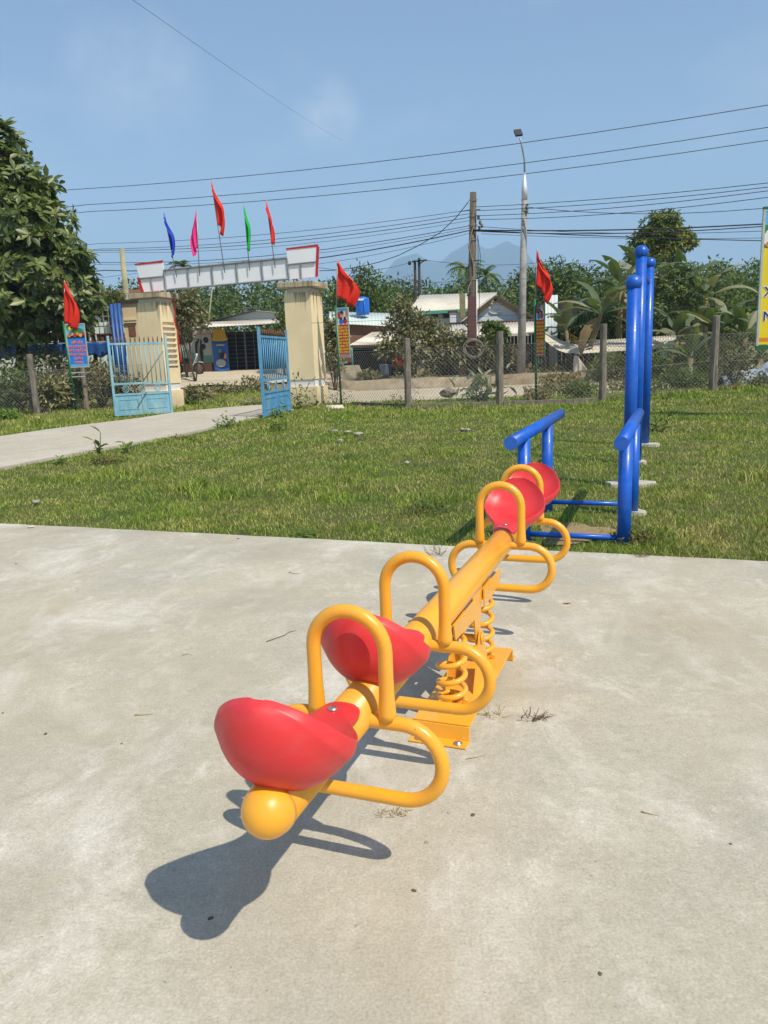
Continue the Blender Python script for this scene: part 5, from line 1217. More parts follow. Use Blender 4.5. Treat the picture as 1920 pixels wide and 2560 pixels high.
for x in (lft.x + .1, rgt_.x - .1): mb = MB(); mb.box((x, Y4 + 3.1, (g4 + lft.z) / 2), (.2, 5.8, lft.z - g4)); mb.build('side_wall', M['wall_gable'], GH)
mb = MB(); mb.box((ap.x, Y4 + 6.1, (g4 + lft.z) / 2), (rgt_.x - lft.x, .2, lft.z - g4)); mb.build('back_wall', M['wall_gable'], GH)

# lean-to with long cream roof and dark plank front
Y5 = 40.8; LT = thing('lean_to_shed', 'lean-to shed with long cream corrugated roof and dark plank front', 'shed', (at(1270, 900, Y5).x, Y5, gz(7, 41)))
rq = [at(1130, 842, Y5 - .5), at(1352, 831, Y5 - .5), at(1394, 801, 45.2), at(1120, 812, 45.2)]
solid(corr(rq[0], rq[1], rq[2], rq[3], 44, .035).build('roof', M['tin_pale'], LT), .02)
mb = MB(); mb.tube([rq[3] + Vector((0, 0, .05)), rq[2] + Vector((0, 0, .05))], .07, 6); mb.build('ridge_pipe', M['brown_trim'], LT)
xs0, xs1 = at(1060, 880, Y5).x, at(1372, 880, Y5).x; nB = 36
for k in range(nB):
    a = xs0 + (xs1 - xs0) * k / nB; wB = (xs1 - xs0) / nB; h0 = gz(a, Y5) - .1; h1 = zat(1270, 838, Y5) - .05
    mb = MB(); mb.box((a + wB / 2, Y5 + rnd.uniform(-.02, .02), (h0 + h1) / 2), (wB - .025, .025, h1 - h0)); mb.build('plank', M['old_board'], LT)
for px in (1140, 1192, 1372):
    q_ = at(px, 840, Y5 - .3); mb = MB(); mb.tube([Vector((q_.x, q_.y, gz(q_.x, q_.y) - .1)), q_], .06, 7); mb.build('post', M['old_board'], LT)
# plank shed and blue-white sheet on the right
Y6 = 43.5; PS = thing('plank_shed', 'dark shed of tall uneven planks behind the banana plants', 'shed', (at(1430, 850, Y6).x, Y6, gz(10, 43)))
for k in range(9):
    px = 1388 + k * 11; q_ = at(px, 800, Y6); h0 = gz(q_.x, Y6) - .1; h1 = zat(px, 752 + rnd.uniform(-3, 7) + (12 if k > 14 else 0), Y6)
    mb = MB(); mb.box((q_.x, Y6 + rnd.uniform(-.03, .03), (h0 + h1) / 2), (.205, .03, h1 - h0)); mb.build('plank', M['old_board'], PS)
mb = MB(); q_ = at(1380, 800, 43.0); h1 = zat(1380, 738, 43.0); h0 = gz(q_.x, 43)
corr(Vector((at(1362, 800, 43).x, 43, h0)), Vector((at(1394, 800, 43).x, 43, h0)), Vector((at(1394, 800, 43).x, 43, h1)), Vector((at(1362, 800, 43).x, 43, h1)), 5, .02)
o = solid(corr(Vector((at(1362, 800, 43).x, 43, h0)), Vector((at(1394, 800, 43).x, 43, h0)), Vector((at(1394, 800, 43).x, 43, h1)), Vector((at(1362, 800, 43).x, 43, h1)), 5, .02).build('tin_sheet', M['tin_white'], None, (q_.x, 43, h0)), .01)
tag(o, 'pale blue-white tin sheet standing between the gabled house and the plank shed', 'tin sheet')
# sagging sheets
M['sheet_pale'] = mat('old_pale_sheet', (0.55, 0.50, 0.40), 0.75, 0.12, 1.6, c2=(0.40, 0.35, 0.27), spots=.6)
mb = MB()
def sag(u, v):
    a = at(1352, 842, 37.2).lerp(at(1478, 868, 37.0), u); b = at(1362, 826, 39).lerp(at(1490, 858, 39), u); p = a.lerp(b, v)
    p.z -= .50 * math.sin(math.pi * min(1, u * 1.02)) * (1 - .35 * v); return p
mb.grid(sag, 18, 5); tag(solid(mb.build('sagging_sheet', M['sheet_pale'], None, at(1352, 842, 37.2)), .015), 'pale roofing sheet sagging like a hammock behind the narrow banner', 'sheet')
fs = [at(1436, 885, 36.5), at(1692, 868, 36.5), at(1690, 838, 39), at(1478, 852, 39)]
tag(solid(corr(*fs, 40, .03, 4).build('low_roof_sheet', M['sheet_pale'], None, fs[0]), .012), 'low corrugated roof sheet behind the blue pull-up posts', 'sheet')
for k, (px, py) in enumerate(((1466, 880), (1560, 872), (1640, 868))):
    q_ = at(px, py, 37.0); mb = MB(); mb.tube([Vector((q_.x - .1, q_.y, gz(q_.x, q_.y))), q_], .05, 6); tag(mb.build('prop_stick', M['old_board'], None, (q_.x, q_.y, gz(q_.x, q_.y))), 'rough stick propping the low roof sheet, %s from the left' % ('first', 'second', 'third')[k], 'stick', 'sticks under the low roof sheet')
def rag(label, pts, Y, m_):
    q = [at(x, y, Y) for x, y in pts]; mb = MB(); mb.grid(lambda u, v: q[0].lerp(q[1], u).lerp(q[3].lerp(q[2], u), v) + Vector((0, .10 * math.sin(u * 7 + v * 4), 0)), 8, 8)
    tag(solid(mb.build('hanging_sheet', m_, None, q[0])), label, 'sheet', 'torn sheets under the low roof')
rag('torn pale sheet hanging in a point left of the stick', [(1436, 888), (1446, 890), (1470, 928), (1432, 934)], 36.4, M['sheet_pale'])
rag('torn pale sheet spread on the ground beside the stick', [(1480, 914), (1510, 890), (1560, 935), (1476, 936)], 36.2, M['sheet_pale'])
rag('pale board leaning beside the orange bricks', [(1652, 880), (1670, 880), (1672, 938), (1640, 936)], 36.2, M['tin_white'])
mb = MB(); M['terracotta'] = mat('terracotta', (0.34, 0.13, 0.055), 0.9, 0.2, 3)
BS = thing('brick_stack', 'small stack of orange bricks under the low roof sheet', 'bricks', tuple(at(1680, 938, 36.4)))
for k in range(7):
    c = at(1680, 938, 36.4) + Vector((rnd.uniform(-.06, .06), 0, .10 + .16 * k)); mb = MB(); mb.box(c, (.42, .25, .145), rnd.uniform(-.2, .2)); mb.build('brick', M['terracotta'], BS)
# silver tarpaulin and red rag in the weeds at right
q0 = at(1815, 975, 23.2); mb = MB()
def tarp(u, v):
    p = at(1812, 972, 23.0).lerp(at(1990, 915, 24.2), u); return p + Vector((.1 * v, .9 * v, .30 * math.sin(math.pi * v) * (1 - .3 * u) + .06 * math.sin(u * 17 + v * 5) + .05 * math.sin(u * 31)))
mb.grid(tarp, 24, 10); tag(solid(mb.build('tarpaulin', M['tarp_silver'], None, q0)), 'crumpled silver-blue tarpaulin in the weeds under the yellow signboard', 'tarpaulin')
mb = MB(); c = at(1838, 970, 22.9); mb.grid(lambda u, v: c + Vector((.30 * (u - .5), .12 * v, .12 * math.sin(math.pi * v) * math.sin(math.pi * u) + .02 * math.sin(u * 20))), 8, 6); tag(solid(mb.build('red_rag', M['flag_red'], None, c)), 'small red rag at the foot of the silver tarpaulin', 'rag')
# low retaining wall along the far side of the road
mb = MB(); nW = 40; top_, bot_ = [], []
for i in range(nW + 1):
    x = -2.8 + 35.2 * i / nW; top_.append((x, .5 + .02 * math.sin(x * 3) + .03 * math.sin(x * 1.1)))
for i in range(nW): 
    (xa_, za_), (xb_, zb_) = top_[i], top_[i + 1]; mb.add([(xa_, 36.55, -.1), (xb_, 36.55, -.1), (xb_, 36.55, zb_), (xa_, 36.55, za_), (xa_, 36.8, -.1), (xb_, 36.8, -.1), (xb_, 36.8, zb_), (xa_, 36.8, za_)], [(0, 1, 2, 3), (3, 2, 6, 7), (5, 4, 7, 6)])
tag(mb.build('retaining_wall', M['kerb'], None, (0, 36.6, 0)), 'low stained concrete retaining wall along the far side of the road', 'wall')
mb = MB(); c = at(868, 935, 37.6); mb.prism([Vector((c.x - .8, 37.3, .45)), Vector((c.x + .9, 37.3, .45)), Vector((c.x + .6, 37.3, 1.2)), Vector((c.x - .8, 37.3, 1.2))], (0, .1, 0)); tag(mb.build('leaning_sheet', M['kerb'], None, c), 'grey sheet leaning behind the retaining wall beside the red banner', 'sheet')

# ------------------------------------------------------------------ left neighbour: railing, tarpaulin, pale house, cream hut
Y7 = 33.0; x0, x1 = at(-60, 820, Y7).x, at(325, 820, Y7).x
RL = thing('yard_railing', 'rusty welded railing on dark posts behind the leafy tree', 'railing', (x0, Y7, 0))
for py in (772, 795, 820, 839, 856):
    z = zat(150, py, Y7); mb = MB(); mb.box(((x0 + x1) / 2, Y7, z), (x1 - x0, .04, .05)); mb.build('rail', M['rust'] if py > 830 else M['grey_cable'], RL)
for k in range(27):
    x = x0 + (x1 - x0) * (k + .5) / 27; mb = MB(); mb.tube([Vector((x + .05 * math.sin(k), Y7 - .03, zat(150, 856, Y7))), Vector((x, Y7 - .03, zat(150, 770, Y7)))], .018, 5); mb.build('upright_bar', M['grey_cable'], RL)
for k in range(5):
    x = x0 + (x1 - x0) * k / 4; mb = MB(); mb.box((x, Y7 + .09, (zat(150, 760, Y7)) / 2), (.14, .14, zat(150, 760, Y7))); mb.build('post', M['dark_bark'], RL)
for k in range(4):
    xa_ = x0 + (x1 - x0) * (k + .1) / 4; xb_ = x0 + (x1 - x0) * (k + .9) / 4; z0_, z1_ = zat(150, 855, Y7), zat(150, 840, Y7); mb = MB(); mb.box(((xa_ + xb_) / 2, Y7 + .04, (z0_ + z1_) / 2), (xb_ - xa_, .02, z1_ - z0_)); mb.build('panel', M['rust'] if k % 2 else M['dark_in'], RL)
mb = MB(); mb.grid(lambda u, v: Vector((x0 + (x1 - x0) * u, Y7 - .2 + .035 * math.sin(u * 83 + 2 * math.sin(u * 9)) * (.4 + v) + .03 * math.sin(u * 31), zat(150, 893, Y7) + (zat(150, 859, Y7) - zat(150, 893, Y7)) * (1 - v) + (.05 * math.sin(u * 37) + .05 * math.sin(u * 83 + 1)) * v)), 90, 6)
tag(solid(mb.build('blue_tarpaulin', M['tarp_blue'], None, (x0, Y7, 0))), 'pleated blue tarpaulin hung under the rusty railing', 'tarpaulin')
c0, c1 = at(277, 800, 31.8), at(306, 800, 31.8); o = solid(corr(Vector((c0.x, 31.8, 0)), Vector((c1.x, 31.8, 0)), Vector((c1.x, 31.8, zat(290, 758, 31.8))), Vector((c0.x, 31.8, zat(290, 760, 31.8))), 4, .05).build('blue_sheet', M['tarp_blue'], None, (c0.x, 31.8, 0)), .015); tag(o, 'upright blue corrugated sheet left of the cream hut', 'tin sheet')
PH = thing('pale_green_house', 'pale green house glimpsed through the rusty railing', 'house', (at(120, 820, 42).x, 42, 0))
mb = MB(); zz = zat(120, 775, 42); mb.box((at(120, 820, 42).x, 44, zz / 2), (9, 4, zz)); mb.build('wall', M['tin_mint'], PH); mb = MB(); mb.prism([Vector((at(120, 820, 42).x - 5, 41.6, zz)), Vector((at(120, 820, 42).x + 5, 41.6, zz)), Vector((at(120, 820, 42).x + 5, 44, zz + 1)), Vector((at(120, 820, 42).x - 5, 44, zz + 1))], (0, 0, .06)); mb.build('roof', M['rust'], PH)
HC = thing('cream_hut', 'small cream hut with a dark lintel behind the left gate pillar', 'hut', (at(330, 820, 32.5).x, 32.5, 0))
xa_, xb_ = at(310, 820, 32.5).x, at(375, 820, 32.5).x; zz = zat(330, 757, 32.5)
mb = MB(); mb.box(((xa_ + xb_) / 2, 33.4, zz / 2), (xb_ - xa_, 1.8, zz)); mb.build('wall', M['cream'], HC); mb = MB(); mb.box(((xa_ + xb_) / 2, 33.4, zz + .06), (xb_ - xa_ + .25, 2.0, .12)); mb.build('lintel', M['dark_in'], HC)
mb = MB(); c = at(331, 828, 32.5); mb.box((c.x, 32.49, c.z), (.28, .03, .42)); mb.build('hatch', M['rust'], HC)
for py in (800, 806): c = at(325, py, 32.5); mb = MB(); mb.box((c.x, 32.45, c.z), (.55, .10, .05)); mb.build('ledge', M['cream'], HC)

# ------------------------------------------------------------------ trees and plants
def plant(name, label, catg, base, mat_crown, VF, trunk=None, trunk_mat='bark', group=None, crown_name='crown', tname='trunk'):
    t = thing(name, label, catg, tuple(base), group)
    V_, F_ = VF
    o = link(crown_name, np_mesh(crown_name, V_ - np.array(base, float), F_, M[mat_crown]), t); stuff(o)
    if trunk is not None: trunk.build(tname, M[trunk_mat], t)
    return t
# large broad-leaved tree at the left
Yt = 30.2; tb = at(28, 1010, Yt); tb.z = .05
def tbl(px, py, r, dY=0.0, ry=None):
    c = at(px, py, Yt + dY); return ((c.x, c.y, c.z), (r * 1.05, ry or r, r * .92))
blobs = [tbl(-40, 440, 1.6), tbl(20, 485, 1.45, -.6), tbl(72, 500, 1.0, -.4), tbl(-60, 570, 2.2, -.8), tbl(50, 590, 1.5, -1.2), tbl(118, 575, 1.0, -.5), tbl(145, 640, .9, -.6), tbl(105, 660, 1.5, -1.3),
         tbl(165, 695, .85, -.3), tbl(20, 690, 1.8, -1.3), tbl(200, 735, .70, -.3), tbl(150, 735, 1.2, -1.0), tbl(60, 770, 1.3, -1.0), tbl(-40, 740, 1.8, -1.), tbl(188, 790, .75, -.5), tbl(-20, 385, 1.0), tbl(-8, 350, .7), tbl(60, 690, 2.2, 1.2), tbl(0, 540, 2.4, 1.4)]
TT = thing('broadleaf_tree', 'large dense tree with big glossy leaves filling the left edge', 'tree', tuple(tb))
tips = [Vector(b[0]) for b in blobs]
trunk_mb(tb, tips, .26, 5, .35).build('trunk', M['dark_bark'], TT)
# the sprays that face the lawn are parts of their own, the rest of the foliage is one mass
V_, F_ = rosettes(21, 1500, blobs, .38, 7, .42, LEAF6, .45, .3, .45)
stuff(link('crown', np_mesh('crown', V_ - np.array(tb), F_, M['leaf_tree']), TT))
def spray_mesh(seed):
    V1, F1 = rosettes(seed, 1, [((0, 0, 0), (.001, .001, .001))], .40, 8, .44, LEAF6, .5, .3, 2.0)
    return np_mesh('leaf_spray', V1, F1, M['leaf_tree'], True)
sprays = [spray_mesh(300 + i) for i in range(8)]
gS = np.random.default_rng(77); cnt = 0; tries = 0
while cnt < 300 and tries < 4000:
    tries += 1; b = blobs[gS.integers(len(blobs) - 2)]; d = unit(gS.standard_normal(3)); 
    if d[1] > .15: continue
    p = np.array(b[0]) + d * np.array(b[1]) * gS.uniform(.96, 1.12)
    inside = any(np.sum(((p - np.array(c)) / (np.array(r) * .93)) ** 2) < 1 for c, r in blobs)
    if inside: continue
    o = link('leaf_spray', sprays[cnt % 8], TT); o.location = Vector(p) - tb
    ax = Vector(d * np.array([.8, .8, .5])) + Vector((0, 0, .55)); o.rotation_euler = (ax.to_track_quat('Z', 'Y') @ Quaternion((0, 0, 1), gS.uniform(0, 6.28))).to_euler()
    k = gS.uniform(.8, 1.15); o.scale = (k, k, k); cnt += 1

def bush(label, px, py, Y, rx, rz, n, size, m_, seed, name='bush', group='bushes along the fence and road', catg='bush', tmpl=LEAF4, ros=False, lobes=5, aspect=.42, ry=None):
    """px,py: picture place of the middle of the bush"""
    c = at(px, py, Y); g = random.Random(seed); base = Vector((c.x, c.y, gz(c.x, c.y)))
    bl = [((c.x, c.y, c.z), (rx * .7, ry or rx * .7, rz * .75))]
    for i in range(lobes):
        a = g.uniform(0, 6.28); q = g.uniform(.35, .75); bl.append(((c.x + rx * q * math.cos(a), c.y + (ry or rx) * q * math.sin(a) * .8, c.z + rz * g.uniform(-.5, .55)), (rx * g.uniform(.28, .48), rx * g.uniform(.28, .48), rz * g.uniform(.28, .5))))
    VF = rosettes(seed, n // 6, bl, size, 6, aspect, tmpl, .35) if ros else crown(seed, n, bl, size, aspect, .25, tmpl, .35)
    mb = MB()
    for i in range(5):
        e = Vector(bl[min(i + 1, len(bl) - 1)][0]); mb.tube([base + Vector((g.uniform(-.08, .08), g.uniform(-.08, .08), -.05)), base.lerp(e, .5) + Vector((g.uniform(-.1, .1), 0, 0)), e], [.035, .028, .012], 5)
    return plant(name, label, catg, base, m_, VF, mb, 'bark', group, 'foliage', 'stems')
bush('dark bush at the left edge under the tree trunk', 15, 965, 26.6, 1.2, 1.0, 1500, .19, 'leaf_green', 31)
bush('leafy bush behind the first leaning fence post', 110, 985, 26.5, .95, .75, 1300, .17, 'leaf_dusty', 32)
bush('tangled bush behind the blue banner pole', 165, 985, 27.7, .95, .75, 1300, .16, 'leaf_green', 33)
bush('yellowish bush between the banner post and the pale gate leaf', 250, 955, 28.6, 1.1, 1.0, 1700, .17, 'leaf_dusty', 34)
bush('bush of mixed leaves behind the bars of the pale gate leaf', 315, 975, 28.4, .9, .85, 1300, .16, 'leaf_dusty', 35)
bush('tall dry bush under the blue tarpaulin', 130, 915, 29.6, 1.9, .75, 1900, .17, 'leaf_dusty', 36)
bush('fresh green bush in the grass at the far left', 12, 1045, 23.6, .75, .36, 1100, .12, 'leaf_bright', 37)
bush('dusty bush right of the left gate pillar', 500, 985, 31.0, .75, .55, 900, .15, 'leaf_dusty', 38)
bush('low dusty bush in the middle of the gateway view', 570, 975, 33.0, .9, .45, 900, .14, 'leaf_dusty', 39)
bush('dusty bush seen left of the bright blue gate leaf', 635, 968, 34.0, .9, .5, 900, .14, 'leaf_dusty', 40)
bush('green bush at the foot of the left gate pillar', 478, 1008, 29.2, .40, .30, 500, .10, 'leaf_green', 41)
bush('tall dusty bush just right of the right gate pillar', 830, 860, 35.0, .75, 1.7, 1700, .20, 'leaf_dusty', 42, lobes=8)
bush('tall dusty shrub above the left gate pillar side', 472, 775, 40.0, 1.0, 1.25, 1500, .24, 'leaf_dusty', 43, lobes=7)
bush('dusty shrub hanging over the shop awning corner', 460, 830, 41.0, .75, .7, 800, .22, 'leaf_dusty', 44)
bush('green shrub left of the tall old pole', 268, 760, 36.0, .8, .9, 1000, .20, 'leaf_green', 45)
bush('dusty shrub beside the shop awning right end', 705, 815, 41.0, .55, 1.0, 900, .20, 'leaf_green', 46)
# the dusty tree left of the utility pole
def dtree(label, spec, Y, n, size, m_, seed, base_px, name='dusty_tree', r0=.09, group='trees beyond the fence', ros=False, tmpl=LEAF4, aspect=.36):
    bl = []
    for px, py, r in spec:
        c = at(px, py, Y + ((px * 7 + py * 3) % 10 - 5) * .08); bl.append(((c.x, c.y, c.z), (r, r * .9, r * .9)))
    b = at(base_px, 900, Y); base = Vector((b.x, b.y, gz(b.x, b.y)))
    VF = rosettes(seed, n // 6, bl, size, 6, aspect, tmpl, .35) if ros else crown(seed, n, bl, size, aspect, .25, tmpl, .3)
    return plant(name, label, 'tree', base, m_, VF, trunk_mb(base, [Vector(x[0]) for x in bl], r0, seed, .2), 'bark', group)
dtree('dusty small tree left of the utility pole, in front of the brick house', [(1012, 762, .55), (1005, 800, .8), (1050, 810, .75), (985, 850, .85), (1040, 860, 1.1), (1090, 830, .7), (1110, 870, .8), (965, 880, .55), (1140, 850, .65), (1150, 900, .5), (1080, 900, .7), (1010, 910, .6)], 38.6, 4200, .27, 'leaf_dusty', 51, 1040)
bush('dusty bush between the utility pole and the lamp post', 1215, 880, 38.6, .95, 1.1, 1300, .24, 'leaf_dusty', 52, lobes=7)
bush('dusty bush right behind the lamp post', 1275, 900, 38.2, .75, .9, 900, .22, 'leaf_dusty', 53)
bush('round pale bush on the retaining wall below the red banner', 918, 940, 37.4, .65, .45, 900, .14, 'leaf_dusty', 54)
bush('round pale bush on the retaining wall left of the coil pole', 1065, 945, 37.4, .60, .40, 800, .14, 'leaf_dusty', 55)
bush('low pale bush on the retaining wall between two round ones', 990, 950, 37.4, .70, .25, 600, .14, 'leaf_dusty', 56)
bush('weedy bank behind the lamp post foot', 1345, 935, 37.6, 1.4, .45, 1000, .16, 'weed_dry', 57)
bush('weeds round the foot of the narrow banner pole', 1345, 985, 23.4, .55, .30, 700, .09, 'weed_dry', 58)
bush('dark climbing weeds on the fence left of the pull-up posts', 1450, 975, 23.6, .85, .32, 1000, .09, 'leaf_green', 59)
bush('climbing weeds on the fence right of the pull-up posts', 1625, 970, 23.2, .80, .50, 1300, .09, 'leaf_green', 60)
bush('tall weeds on the fence left of the last grey post', 1720, 955, 23.4, .65, .62, 1300, .10, 'leaf_green', 61)
bush('creeper massed on the fence under the yellow signboard', 1880, 960, 22.7, .95, .45, 1500, .09, 'leaf_green', 62)
bush('dry creeper on the fence right of the last grey post', 1835, 900, 23.2, .65, .75, 1000, .10, 'leaf_dusty', 63)
bush('weeds on the rising ground at the right edge', 1790, 1000, 20.6, 1.6, .10, 1300, .07, 'leaf_green', 64, ry=.7)
bush('weedy fringe along the fence foot behind the pull-up posts', 1610, 1015, 20.6, 1.1, .09, 900, .07, 'leaf_green', 65, ry=.6)
bush('papaya-like shrub top beside the grey fence post', 1240, 825, 36.0, .75, .42, 500, .30, 'leaf_green', 66, ros=True, lobes=3)
dtree('tree with yellowing crown rising above the banana plants', [(1645, 572, 1.05), (1610, 605, .9), (1672, 552, .75), (1690, 600, .9), (1645, 630, 1.2), (1595, 645, .8), (1728, 605, .5), (1712, 590, .5)], 50, 5200, .36, 'leaf_yellow', 67, 1650, 'yellowing_tree', .12, ros=True)
dtree('green cassava-like tree behind the pull-up posts', [(1680, 700, .9), (1720, 690, .8), (1650, 740, .9), (1700, 760, .9), (1740, 740, .7)], 40, 2200, .26, 'leaf_green', 68, 1690, 'cassava_tree', .07, ros=True)
dtree('dark round tree behind the blue water tank', [(890, 730, 1.7), (925, 720, 1.6), (870, 770, 1.7), (945, 760, 1.7), (905, 700, 1.2), (840, 740, 1.4)], 58, 3000, .34, 'leaf_forest', 69, 900, 'round_tree', .2)
dtree('dark tree rising right of the lamp post behind the houses', [(1345, 705, 1.8), (1390, 695, 1.8), (1310, 725, 1.7), (1430, 710, 1.8), (1370, 740, 2.0)], 66, 3400, .40, 'leaf_forest', 70, 1370, 'round_tree', .22)

# banana plants: every leaf a part
def banana(label, px, py, Y, htop, nl, L, seed, lean=0.0, mats=('banana', 'banana', 'banana', 'banana', 'banana_pale'), group='banana plants'):
    g = random.Random(seed); b = at(px, py, Y); b.z = gz(b.x, b.y); t = thing('banana_plant', label, 'banana plant', tuple(b), group)
    top = b + Vector((lean, 0, htop)); mb = MB(); mb.tube([b - Vector((0, 0, .1)), b.lerp(top, .5) + Vector((-lean * .1, 0, 0)), top], [.17, .14, .09], 10); mb.build('pseudostem', M['banana_dry'], t)
    for i in range(nl):
        az = i * 2.4 + g.uniform(-.4, .4); el = R(g.uniform(25, 82)) if i < nl - 2 else R(g.uniform(-35, 10)); Lf = L * g.uniform(.75, 1.1)
        h = Vector((math.cos(az), math.sin(az), 0)); n = 12; mid = []; p = top - Vector((0, 0, .05)); e = el
        for k in range(n + 1):
            mid.append(p.copy()); p = p + (h * math.cos(e) + UPV * math.sin(e)) * (Lf / n); e -= R(g.uniform(3, 6) * (1 + 1.3 * k / n))
        side = h.cross(UPV).normalized(); vs = []; fs = []; w = Lf * .128; fold = g.uniform(.1, .5)
        for k, q in enumerate(mid):
            s_ = k / n; ww = 0.015 if s_ < .16 else w * min(1, (s_ - .16) * 7 + .1) * (1 - max(0, s_ - .55) ** 2 * 4.3)
            nn = (mid[min(k + 1, n)] - mid[max(k - 1, 0)]).normalized().cross(side)
            dn = -abs(fold) * ww * (1 if nn.z > 0 else -1)
            for sg in (-1, 1):
                jag = 1 - (.35 * g.random() if s_ > .2 else 0); vs += [q + side * (sg * ww * jag) + nn * dn * jag]
            vs.append(q)
        cut = [k for k in range(3, n) if g.random() < .28]
        for k in range(n):
            a, b2 = 3 * k, 3 * (k + 1)
            fs.append((a + 2, a, b2, b2 + 2) if k not in cut or g.random() < .5 else (a + 2, a, b2 + 2)); fs.append((a + 1, a + 2, b2 + 2, b2 + 1) if k not in cut or g.random() < .5 else (a + 1, a + 2, b2 + 2))
        mb = MB(); mb.add(vs, fs, False); m_ = mats[g.randrange(len(mats))] if i < nl - 2 else g.choice(('banana_dry', 'banana_pale', 'banana'))
        mb.build('leaf', M[m_], t)
    return t
banana('tallest banana plant, left of the pull-up posts, with a leaning stem', 1462, 890, 37.5, 2.6, 14, 3.0, 1, .75)
banana('banana plant close behind the tallest one, leaves half dry', 1545, 890, 40.5, 4.0, 12, 2.8, 2, .1)
banana('banana plant rising straight behind the pull-up posts', 1610, 890, 41.5, 4.3, 12, 2.8, 3, -.1)
banana('banana plant right of the pull-up posts with drooping pale leaves', 1690, 900, 36.0, 1.8, 11, 2.6, 4, .0, ('banana', 'banana_pale', 'banana_pale', 'banana'))
banana('young bright banana plant right beside the pull-up posts', 1722, 940, 31.0, 1.0, 8, 1.9, 5, .05, ('leaf_bright', 'banana', 'banana_pale'))
banana('banana plant behind the last grey fence post', 1790, 900, 34.0, 2.0, 12, 2.6, 6, .1, ('banana', 'banana_pale', 'banana'))
banana('banana plant nearest the yellow signboard', 1860, 900, 33.0, 1.7, 11, 2.5, 7, .0, ('banana', 'banana_pale', 'banana'))
banana('tattered banana plant deep behind the last grey fence post', 1760, 880, 41.0, 3.4, 12, 2.8, 8, .0)
banana('low banana plant under the signboard, dusty leaves', 1900, 930, 29.0, .9, 9, 1.8, 9, .0, ('banana_pale', 'banana', 'banana_dry'))
banana('tall banana plant between the pull-up posts and the yellowing tree', 1690, 880, 43.0, 4.2, 12, 2.8, 11, .2)
banana('banana plant left of the tallest one, mostly in its shade', 1425, 890, 40.0, 2.0, 10, 2.4, 12, -.2)
banana('small banana shoot at the foot of the utility pole', 1195, 960, 33.5, .25, 6, 1.25, 10, .0, ('banana', 'banana_pale'))
for k, (px, py, Y, rx, rz, lab) in enumerate(((1480, 830, 42.5, 1.6, 1.5, 'dark thicket behind the tallest banana plant'), (1570, 820, 43.5, 1.7, 1.8, 'dark thicket behind the pull-up posts'), (1660, 840, 43.0, 1.7, 1.6, 'dark thicket right of the pull-up posts'), (1750, 830, 43.5, 1.8, 1.7, 'dark thicket behind the last grey fence post'), (1850, 820, 42.0, 1.9, 1.8, 'dark thicket left of the yellow signboard'), (1960, 800, 41.0, 2.2, 2.2, 'dark thicket behind the yellow signboard'))):
    bush(lab, px, py, Y, rx, rz, 1500, .26, 'leaf_forest', 400 + k, 'thicket', 'thickets behind the banana plants', 'thicket', lobes=8)
for k, (px, py, Y, rx, rz, m_, lab) in enumerate(((1560, 935, 35.8, 1.2, .5, 'leaf_dusty', 'dusty weeds under the low roof sheet'), (1690, 945, 33.5, 1.1, .5, 'leaf_dusty', 'dusty undergrowth right of the pull-up posts'), (1780, 930, 32.0, 1.2, .8, 'leaf_green', 'undergrowth behind the last grey fence post'), (1870, 910, 30.0, 1.2, .9, 'leaf_green', 'undergrowth behind the sign fence panel'), (1400, 950, 34.5, 1.0, .35, 'weed_dry', 'dry weeds below the sagging sheet'), (1530, 905, 35.5, 1.3, .7, 'leaf_forest', 'dark undergrowth in the shade of the low roof sheet'), (1640, 915, 34.0, 1.0, .75, 'leaf_forest', 'dark undergrowth left of the orange bricks'), (1735, 905, 34.5, 1.2, .9, 'leaf_forest', 'dark undergrowth between the bricks and the last grey post'), (1830, 880, 33.8, 1.3, 1.0, 'leaf_forest', 'dark undergrowth left of the signboard edge'), (1590, 968, 27.5, 1.3, .32, 'leaf_dusty', 'dusty weeds on the road verge behind the pull-up posts'), (1745, 960, 26.5, 1.2, .35, 'leaf_dusty', 'dusty weeds on the road verge right of the pull-up posts'), (1420, 972, 27.0, 1.1, .28, 'leaf_dusty', 'dusty weeds on the road verge left of the pull-up posts'))):
    bush(lab, px, py, Y, rx, rz, 1100, .16, m_, 420 + k, 'shrub', 'low shrubs and weeds by the road', 'shrub', lobes=8)

# broad-leaved weed by the fence under the utility pole
def bigweed(label, px, py, Y, n, size, m_, seed, r, catg='weed', group='weeds in the grass', aspect=.42, hz=.35):
    c = G(px, py) if Y is None else at(px, py, Y); c.z = gz(c.x, c.y) - .02; g = np.random.default_rng(seed)
    P = np.array(c) + np.c_[g.normal(0, r * .4, n), g.normal(0, r * .4, n), np.abs(g.normal(0, r * hz, n))]
    d = np.c_[g.normal(0, 1, n), g.normal(0, 1, n), g.uniform(.1, 1.2, n)]
    V_, F_ = leaves(P, d, np.array([0, 0, 1.]) + g.standard_normal((n, 3)) * .3, size * (.6 + .7 * g.random(n)), size * aspect * (.7 + .5 * g.random(n)), LEAF6)
    mb = MB(); gg = random.Random(seed)
    for i in range(min(n, 9)):
        e = Vector(P[i]); mb.tube([c + Vector((gg.uniform(-.3, .3) * r * .3, gg.uniform(-.3, .3) * r * .3, -.03)), e], [.012 * size / .2, .006 * size / .2], 5)
    return plant('weed', label, catg, c, m_, (V_, F_), mb, 'bark', group, 'leaves', 'stems')
M['leaf_white'] = leaf_mat('pale_broad_leaf', (0.14, 0.17, 0.09), (0.30, 0.34, 0.21), (0.46, 0.48, 0.34), .2, .5, 1.2, .4)
bigweed('large pale broad-leaved weed behind the fence below the utility pole', 1198, 985, 24.6, 110, .36, 'leaf_white', 3, .85, 'weed', None, .36, .4)
